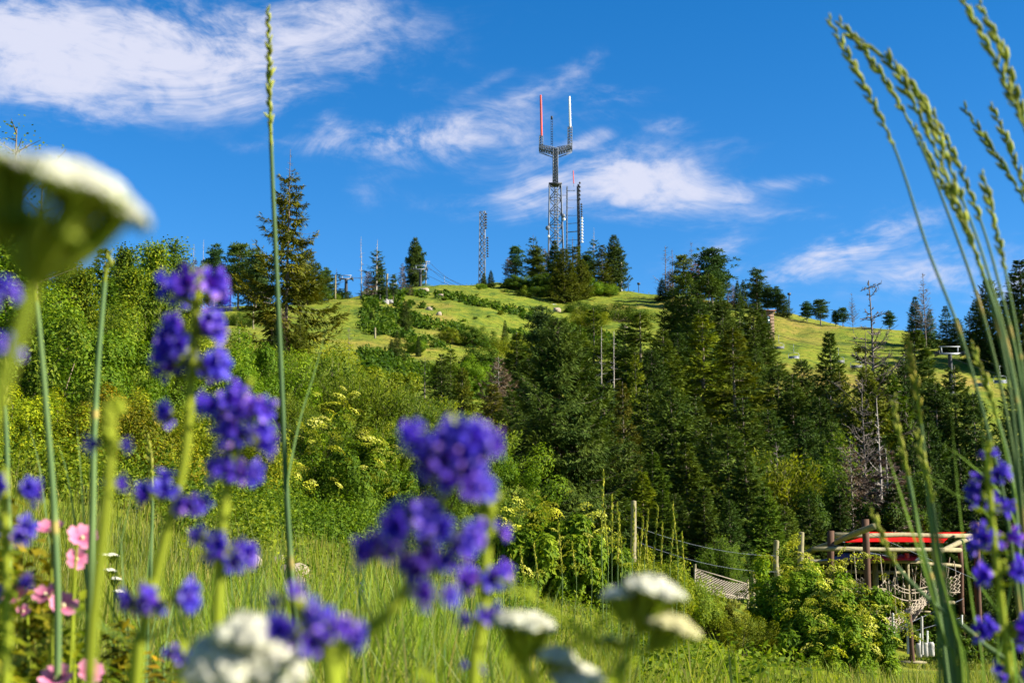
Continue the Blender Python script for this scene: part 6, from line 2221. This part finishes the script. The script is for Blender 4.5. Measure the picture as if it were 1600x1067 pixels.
penstemon([(309, 432), (304, 520), (298, 600), (288, 720), (255, 850), (225, 980), (205, 1080)], .78,
          [(308, 455, 108, 9), (302, 512, 112, 11), (300, 566, 116, 12), (272, 640, 72, 5, -1.2), (242, 778, 84, 7, -.9), (290, 800, 60, 5, .8)], 'tallest violet flower spike at the left with stacked whorls', seed=401, buds=6)
penstemon([(378, 610), (370, 690), (352, 780), (345, 860), (340, 960), (334, 1080)], .74,
          [(345, 640, 86, 7, -.4), (392, 642, 84, 8, .3), (385, 690, 96, 9, .2), (372, 738, 92, 9), (290, 790, 70, 6, -.7), (318, 835, 60, 5, -.5), (365, 868, 84, 9, .3)], 'second violet spike crowding the right of the tallest one', seed=403, buds=3, ring=True)
penstemon([(240, 905), (232, 940), (222, 1000), (212, 1080)], .70, [(215, 940, 74, 7, -.6), (272, 935, 92, 8, .6)], 'dark violet whorl low between the left stems', seed=405)
penstemon([(705, 648), (702, 720), (690, 790), (660, 870), (620, 940), (570, 1000), (520, 1080)], .56,
          [(664, 690, 98, 10, -.3), (744, 688, 104, 11, .3), (705, 728, 112, 10), (738, 765, 92, 8, .3), (640, 818, 112, 11, -.4), (592, 852, 96, 8, -.8), (712, 838, 104, 10, .4), (672, 888, 100, 9), (692, 935, 76, 6, .3)], 'largest most blurred violet flower cluster in the middle', seed=407, stemw=.0045, ring=True)
penstemon([(765, 790), (760, 860), (756, 940), (748, 1010), (738, 1090)], .70, [(775, 835, 60, 4, .6), (758, 905, 96, 9), (752, 962, 66, 5), (740, 1052, 40, 2)], 'violet spike with green buds right of the largest cluster', seed=409, buds=14)
penstemon([(462, 930), (480, 985), (505, 1030), (520, 1090)], .52, [(446, 940, 62, 5, -.5), (462, 985, 100, 9, -.6), (528, 985, 92, 8, .7), (545, 1010, 50, 3, .6)], 'flat dark violet whorl at the bottom beside the white flowers', seed=411)
penstemon([(176, 640), (172, 720), (165, 800), (150, 930), (138, 1080)], .66, [(178, 690, 74, 3), (172, 765, 60, 2)], 'half-open green bud spike at the left', seed=413, buds=16)
penstemon([(-16, 300), (-20, 420), (-30, 560), (-50, 700), (-80, 900), (-100, 1080)], .50, [(-6, 345, 60, 5), (-2, 462, 84, 8), (2, 560, 90, 9)], 'blurred violet spike cut by the left edge behind the white flower', seed=415)
penstemon([(6, 730), (8, 800), (10, 880), (10, 960), (8, 1080)], .78, [(24, 765, 78, 8, .3), (12, 835, 82, 9), (18, 915, 64, 6, .3)], 'violet spike at the left edge above the pink flowers', seed=417)
penstemon([(1543, 700), (1548, 790), (1556, 870), (1566, 960), (1580, 1090)], 1.12, [(1542, 708, 34, 3), (1547, 738, 62, 5), (1545, 778, 74, 5), (1556, 845, 84, 6), (1562, 890, 82, 7), (1572, 985, 82, 6), (1583, 1050, 60, 5)], 'sharper violet flower spike at the right edge', seed=419, buds=4, stemw=.0062)
penstemon([(285, 1000), (284, 1030), (280, 1090)], .72, [(284, 1032, 62, 7)], 'violet whorl at the bottom left of the white flowers', seed=421)
for k, (px, py, d) in enumerate([(505, 1045, 5.0), (525, 1040, 5.2), (560, 920, 8.5), (470, 940, 8), (410, 985, 6.5)]):
    penstemon([(px, py - 14), (px, py + 20), (px + 2, py + 60)], d, [(px, py - 8, 12, 5), (px, py + 4, 14, 6)], ['tiny far violet flower low in the meadow', 'second tiny violet flower low in the meadow', 'tiny violet flower right of the meadow boulders', 'tiny violet flower just below the meadow boulders', 'tiny violet flower left of the dark flat whorl'][k], seed=430 + k, stemw=.003)


# ------------------------------------------------------------------ yarrow
def floret_cluster():
    r = np.random.default_rng(17)
    mb = MB()
    n = 44
    q = np.sqrt((np.arange(n) + .5) / n)
    a = np.arange(n) * 2.39996
    p = np.stack([np.cos(a) * q, np.sin(a) * q, .55 * (1 - q * q) + r.normal(0, .03, n)], 1)
    i = np.repeat(np.arange(n), 5)
    ang = np.tile(np.arange(5) * 2 * PI / 5, n) + r.uniform(0, 6, n)[i]
    up = nrm(p * [1.3, 1.3, 0] + np.array([0, 0, 1.]))
    d = np.stack([np.cos(ang), np.sin(ang), r.uniform(-.25, .25, len(i))], 1)
    d = nrm(np.cross(up[i], np.cross(d, up[i])))
    V, F = kites(p[i] + d * .03, d, up[i], np.full(len(i), .17), np.full(len(i), .16))
    mb.add(V, F, np.repeat(np.clip(r.normal(.75, .15, len(i)), 0, 1), 4))
    for k in range(n):
        v, f = sphere(p[k] + [0, 0, -.01], .075, 5, 3)
        mb.add(v, f, .1)
        v, f = lathe([(-.55, .03), (-.34, .10), (-.1, .12), (0, .085)], 5)
        mb.add(np.array(v) + p[k], f, .15, 1)
    return mb.mesh('floret_cluster', [M['yarrow'], M['yarrow_green']])


FLO = floret_cluster()


def yarrow(pix_stem, d, heads, label, seed=0, stemw=.0034):
    """heads: (px, py, width px, tilt_x, tilt_y)"""
    P = gpath(pix_stem, d)
    O = P[-1].copy()
    root = thing('yarrow', label, 'wildflower', O, 'white yarrow flower heads')
    r = np.random.default_rng(seed)
    Q = smooth_path(P - O, 30)
    MB().add(*tubes(Q, stemw / 2 * np.linspace(.85, 1.3, 30), 7), .5).build('stem', M['yarrow_green'], root, True)
    top = Q[0]
    for (px, py, w, tx, ty, *tn) in heads:
        c = at(px, py, d) - O
        R = w / 2 * d / FPX
        rot = (Matrix.Rotation(ty, 3, 'Y') @ Matrix.Rotation(tx, 3, 'X'))
        nC = max(int(9 + R / .0022), 9) if R > .010 else 7
        node = top if np.linalg.norm(c - top) < 6 * R else c + np.array(rot @ Vector((0, 0, -2.4 * R)))
        hub = c + np.array(rot @ Vector((0, 0, -1.35 * R)))
        hub = hub * .6 + (node * .4 if np.linalg.norm(node - c) < 4 * R else hub * .4)
        MB().add(*tubes(smooth_path([top if np.linalg.norm(node - top) < 1e-6 else top, (top + hub) / 2 + [0, 0, -.1 * R], hub], 8), np.full(8, stemw * .36), 6), .5).build('branch', M['yarrow_green'], root, True)
        for k in range(nC):
            q = math.sqrt((k + .3) / nC)
            a = k * 2.39996 + r.uniform(-.2, .2)
            loc = Vector((math.cos(a) * q * R * .86, math.sin(a) * q * R * .86, .26 * R * (1 - q * q)))
            p = c + np.array(rot @ loc)
            rad = R * 1.42 / math.sqrt(nC) * r.uniform(.85, 1.15)
            mid_ = hub * .5 + p * .5 + np.array(rot @ Vector((loc.x * .18, loc.y * .18, -.05 * R)))
            MB().add(*tubes(smooth_path([hub, mid_, p], 6), np.full(6, stemw * (.30 if R < .012 else .46)), 5), .7).build('flower_stalk', M['yarrow_green'], root, True)
            o = link('floret_cluster', FLO, root, p)
            o.rotation_euler = (rot @ Matrix.Rotation(r.uniform(0, 6), 3, 'Z')).to_euler()
            o.scale = (rad, rad, rad)
            t = tn[0] if tn else (1, 1, 1)
            o.color = (*t, 1)
    # feathery leaves
    for t in (.35, .55, .75):
        b = Q[int(t * 29)]
        sg = r.choice([-1, 1])
        ax = np.array([sg * .05, r.uniform(-.02, .02), .035])
        mb = MB().add(*tubes(np.array([b, b + ax * .5, b + ax]), np.array([.0007, .0006, .0003]), 4), .4)
        n = 40
        tt = np.repeat(np.linspace(.15, 1, n // 2), 2)
        dd = nrm(np.stack([r.normal(0, .4, n), np.tile([-1, 1], n // 2), r.normal(.2, .4, n)], 1) + ax * 8)
        V, F = kites(b + ax * tt[:, None], dd, unit(n, r), np.full(n, .009), np.full(n, .0025))
        mb.add(V, F, .5)
        mb.build('leaf', M['yarrow_green'], root)
    return root


yarrow([(52, 440), (30, 520), (-10, 640), (-60, 800), (-100, 1000)], .34, [(122, 308, 228, .02, .40), (-22, 264, 140, 0, -.05), (70, 372, 130, -.1, .3, (.55, .66, .12))], 'large blurred white yarrow head at the upper left seen from below', seed=501, stemw=.004)
yarrow([(375, 1075), (372, 1120), (370, 1180)], .55, [(345, 1035, 112, .95, -.15), (428, 1040, 90, .9, .15), (378, 990, 76, .7, 0)], 'blurred white yarrow cluster at the bottom left', seed=503)
yarrow([(985, 1000), (975, 1050), (968, 1120)], .64, [(966, 930, 50, .25, -.15), (1020, 922, 92, .25, .22), (1050, 978, 78, .2, .3, (.95, .9, .6)), (955, 1000, 34, 0, 0, (.7, .8, .3))], 'cream yarrow with three heads low in the centre right', seed=505)
yarrow([(820, 1030), (828, 1070), (832, 1140)], .66, [(818, 976, 94, .2, .12)], 'single white yarrow head right of the violet spike', seed=507)
yarrow([(885, 1085), (890, 1120), (892, 1180)], .66, [(874, 1030, 62, .3, .2), (898, 1058, 76, .5, 0)], 'pair of white yarrow heads at the bottom centre', seed=509)
for k, (px, py, d) in enumerate([(162, 868, 3.6), (176, 868, 3.7), (148, 880, 3.6), (172, 892, 3.5), (180, 905, 3.6), (186, 925, 3.6)]):
    yarrow([(px, py + 10), (px - 1, py + 60), (px, py + 120)], d, [(px, py, 20, 0, .1)], ['leftmost', 'rightmost', 'lower left', 'middle', 'fourth highest', 'lowest'][k] + ' small flat cream yarrow head behind the green bud spike' if k in (0, 1, 2, 3, 5) else 'small flat cream yarrow head just above the lowest one', seed=520 + k, stemw=.003)


# ------------------------------------------------------------------ pink flowers and the leafy herb they grow in
def petal_mesh():
    n = 5
    V, R_ = [], []
    for i in range(n + 1):
        t = i / n
        w = .44 * math.sin(min(t * 1.15, 1) * PI * .62) ** .9 * (1 if t < .85 else .85)
        for s in (-1, -.5, 0, .5, 1):
            V.append((t * 1.0 + (.06 if abs(s) == .5 and t > .8 else 0), w * s, .12 * t * t + .10 * s * s * t + .03 * math.sin(t * 9 + s * 4)))
            R_.append(min(t + .1, 1))
    F = [(i * 5 + j, (i + 1) * 5 + j, (i + 1) * 5 + j + 1, i * 5 + j + 1) for i in range(n) for j in range(4)]
    return MB().add(V, F, np.array(R_)).mesh('pink_petal', M['petal_pink'], True)


PET = petal_mesh()
M['anther'] = solid('pale_anther', (.55, .50, .25), (.65, .6, .35), .8)


def pink(px, py, w, d, nx, ny, label, seed):
    c = at(px, py, d)
    z = gz(c[0], c[1])
    O = np.array([c[0] + random.uniform(-.04, .04), c[1] + .02, z])
    root = thing('pink_mallow', label, 'wildflower', O, 'pink five-petalled flowers')
    c = c - O
    nv = nrm(np.array([[nx, -1.0, ny]]))[0]
    P = smooth_path([c - nv * .002, c - nv * .02 - [0, 0, .012], c * .55 + [0, .01, -.05], (0, 0, 0)], 16)
    MB().add(*tubes(P, np.linspace(.0011, .0022, 16), 6), .6).build('stem', M['stem_green'], root, True)
    q = Vector(nv).to_track_quat('Z', 'Y')
    R = w / 2 * d / FPX
    r = np.random.default_rng(seed)
    f = MB().add(*sphere((0, 0, .1), .16, 8, 5, (1, 1, 1.5))).build('flower', M['anther'], root, True)
    f.location = c
    f.rotation_euler = q.to_euler()
    f.scale = (R, R, R)
    for k in range(5):
        p = link('petal', PET, f)
        p.rotation_euler = (r.uniform(-.12, .12), -.25 + r.uniform(-.12, .15), 2 * PI * k / 5 + r.uniform(-.1, .1))
    o = link('calyx', CAL, root, c - nv * R * .35)
    o.rotation_euler = q.to_euler()
    o.scale = (R * 1.1,) * 3


for k, a in enumerate([(79, 829, 44, 1.65, .1, 1.6, 'upper left pink flower seen from the side'), (127, 842, 48, 1.65, .7, .9, 'upper right pink flower tilted to the right'), (120, 874, 36, 1.7, .5, .3, 'small pink flower hanging under the upper pair'),
                       (24, 932, 48, 1.6, -.2, 1.2, 'pink flower nearest the left edge'), (72, 930, 40, 1.6, -.3, 1.0, 'left half of the lower pink flower pair'), (98, 948, 46, 1.6, .6, 1.1, 'right half of the lower pink flower pair'),
                       (88, 1062, 52, 1.5, 0, 1.3, 'pink flower at the bottom edge'), (138, 1050, 44, 1.5, .8, .6, 'pink flower at the bottom beside the green stem'), (37, 955, 22, 1.75, 0, .4, 'tiny pink flower under the one nearest the left edge')]):
    pink(*a[:6], a[6], 600 + k)


def herb(px, py, d, wpx, hpx, label, seed, tint):
    c = at(px, py, d)
    zb = gz(c[0], c[1])
    H = c[2] - zb
    R = wpx / 2 * d / FPX
    g, w, _ = gen_bush(seed, H=H, R=R, nclump=64, nleaf=60, leaf=.021, asp=.6, crad=.25, flat=.75, stems=16, inner=.1)
    o = thing('leafy_herb', label, 'herb', (c[0], c[1], zb), 'leafy herbs in the flower bed')
    w.build('stems', M['stem_green'], o)
    f = g.build('leaves', M['leaf'], o)
    f.color = (*tint, 1)


herb(45, 885, 1.85, 150, 120, 'leafy reddish-green herb under the pink flowers', 701, (2.2, 1.25, .9))
herb(110, 960, 1.75, 120, 120, 'leafy green herb right of the lower pink pair', 703, (1.4, 1.2, .7))
herb(10, 980, 1.6, 120, 120, 'leafy herb at the lower left edge', 705, (2.0, 1.4, .9))
herb(190, 1010, 2.2, 110, 110, 'leafy herb at the foot of the green bud stem', 707, (1.6, 1.0, .6))
herb(250, 1040, 2.0, 100, 100, 'reddish herb behind the bottom violet whorl', 709, (2.2, 1.0, .6))
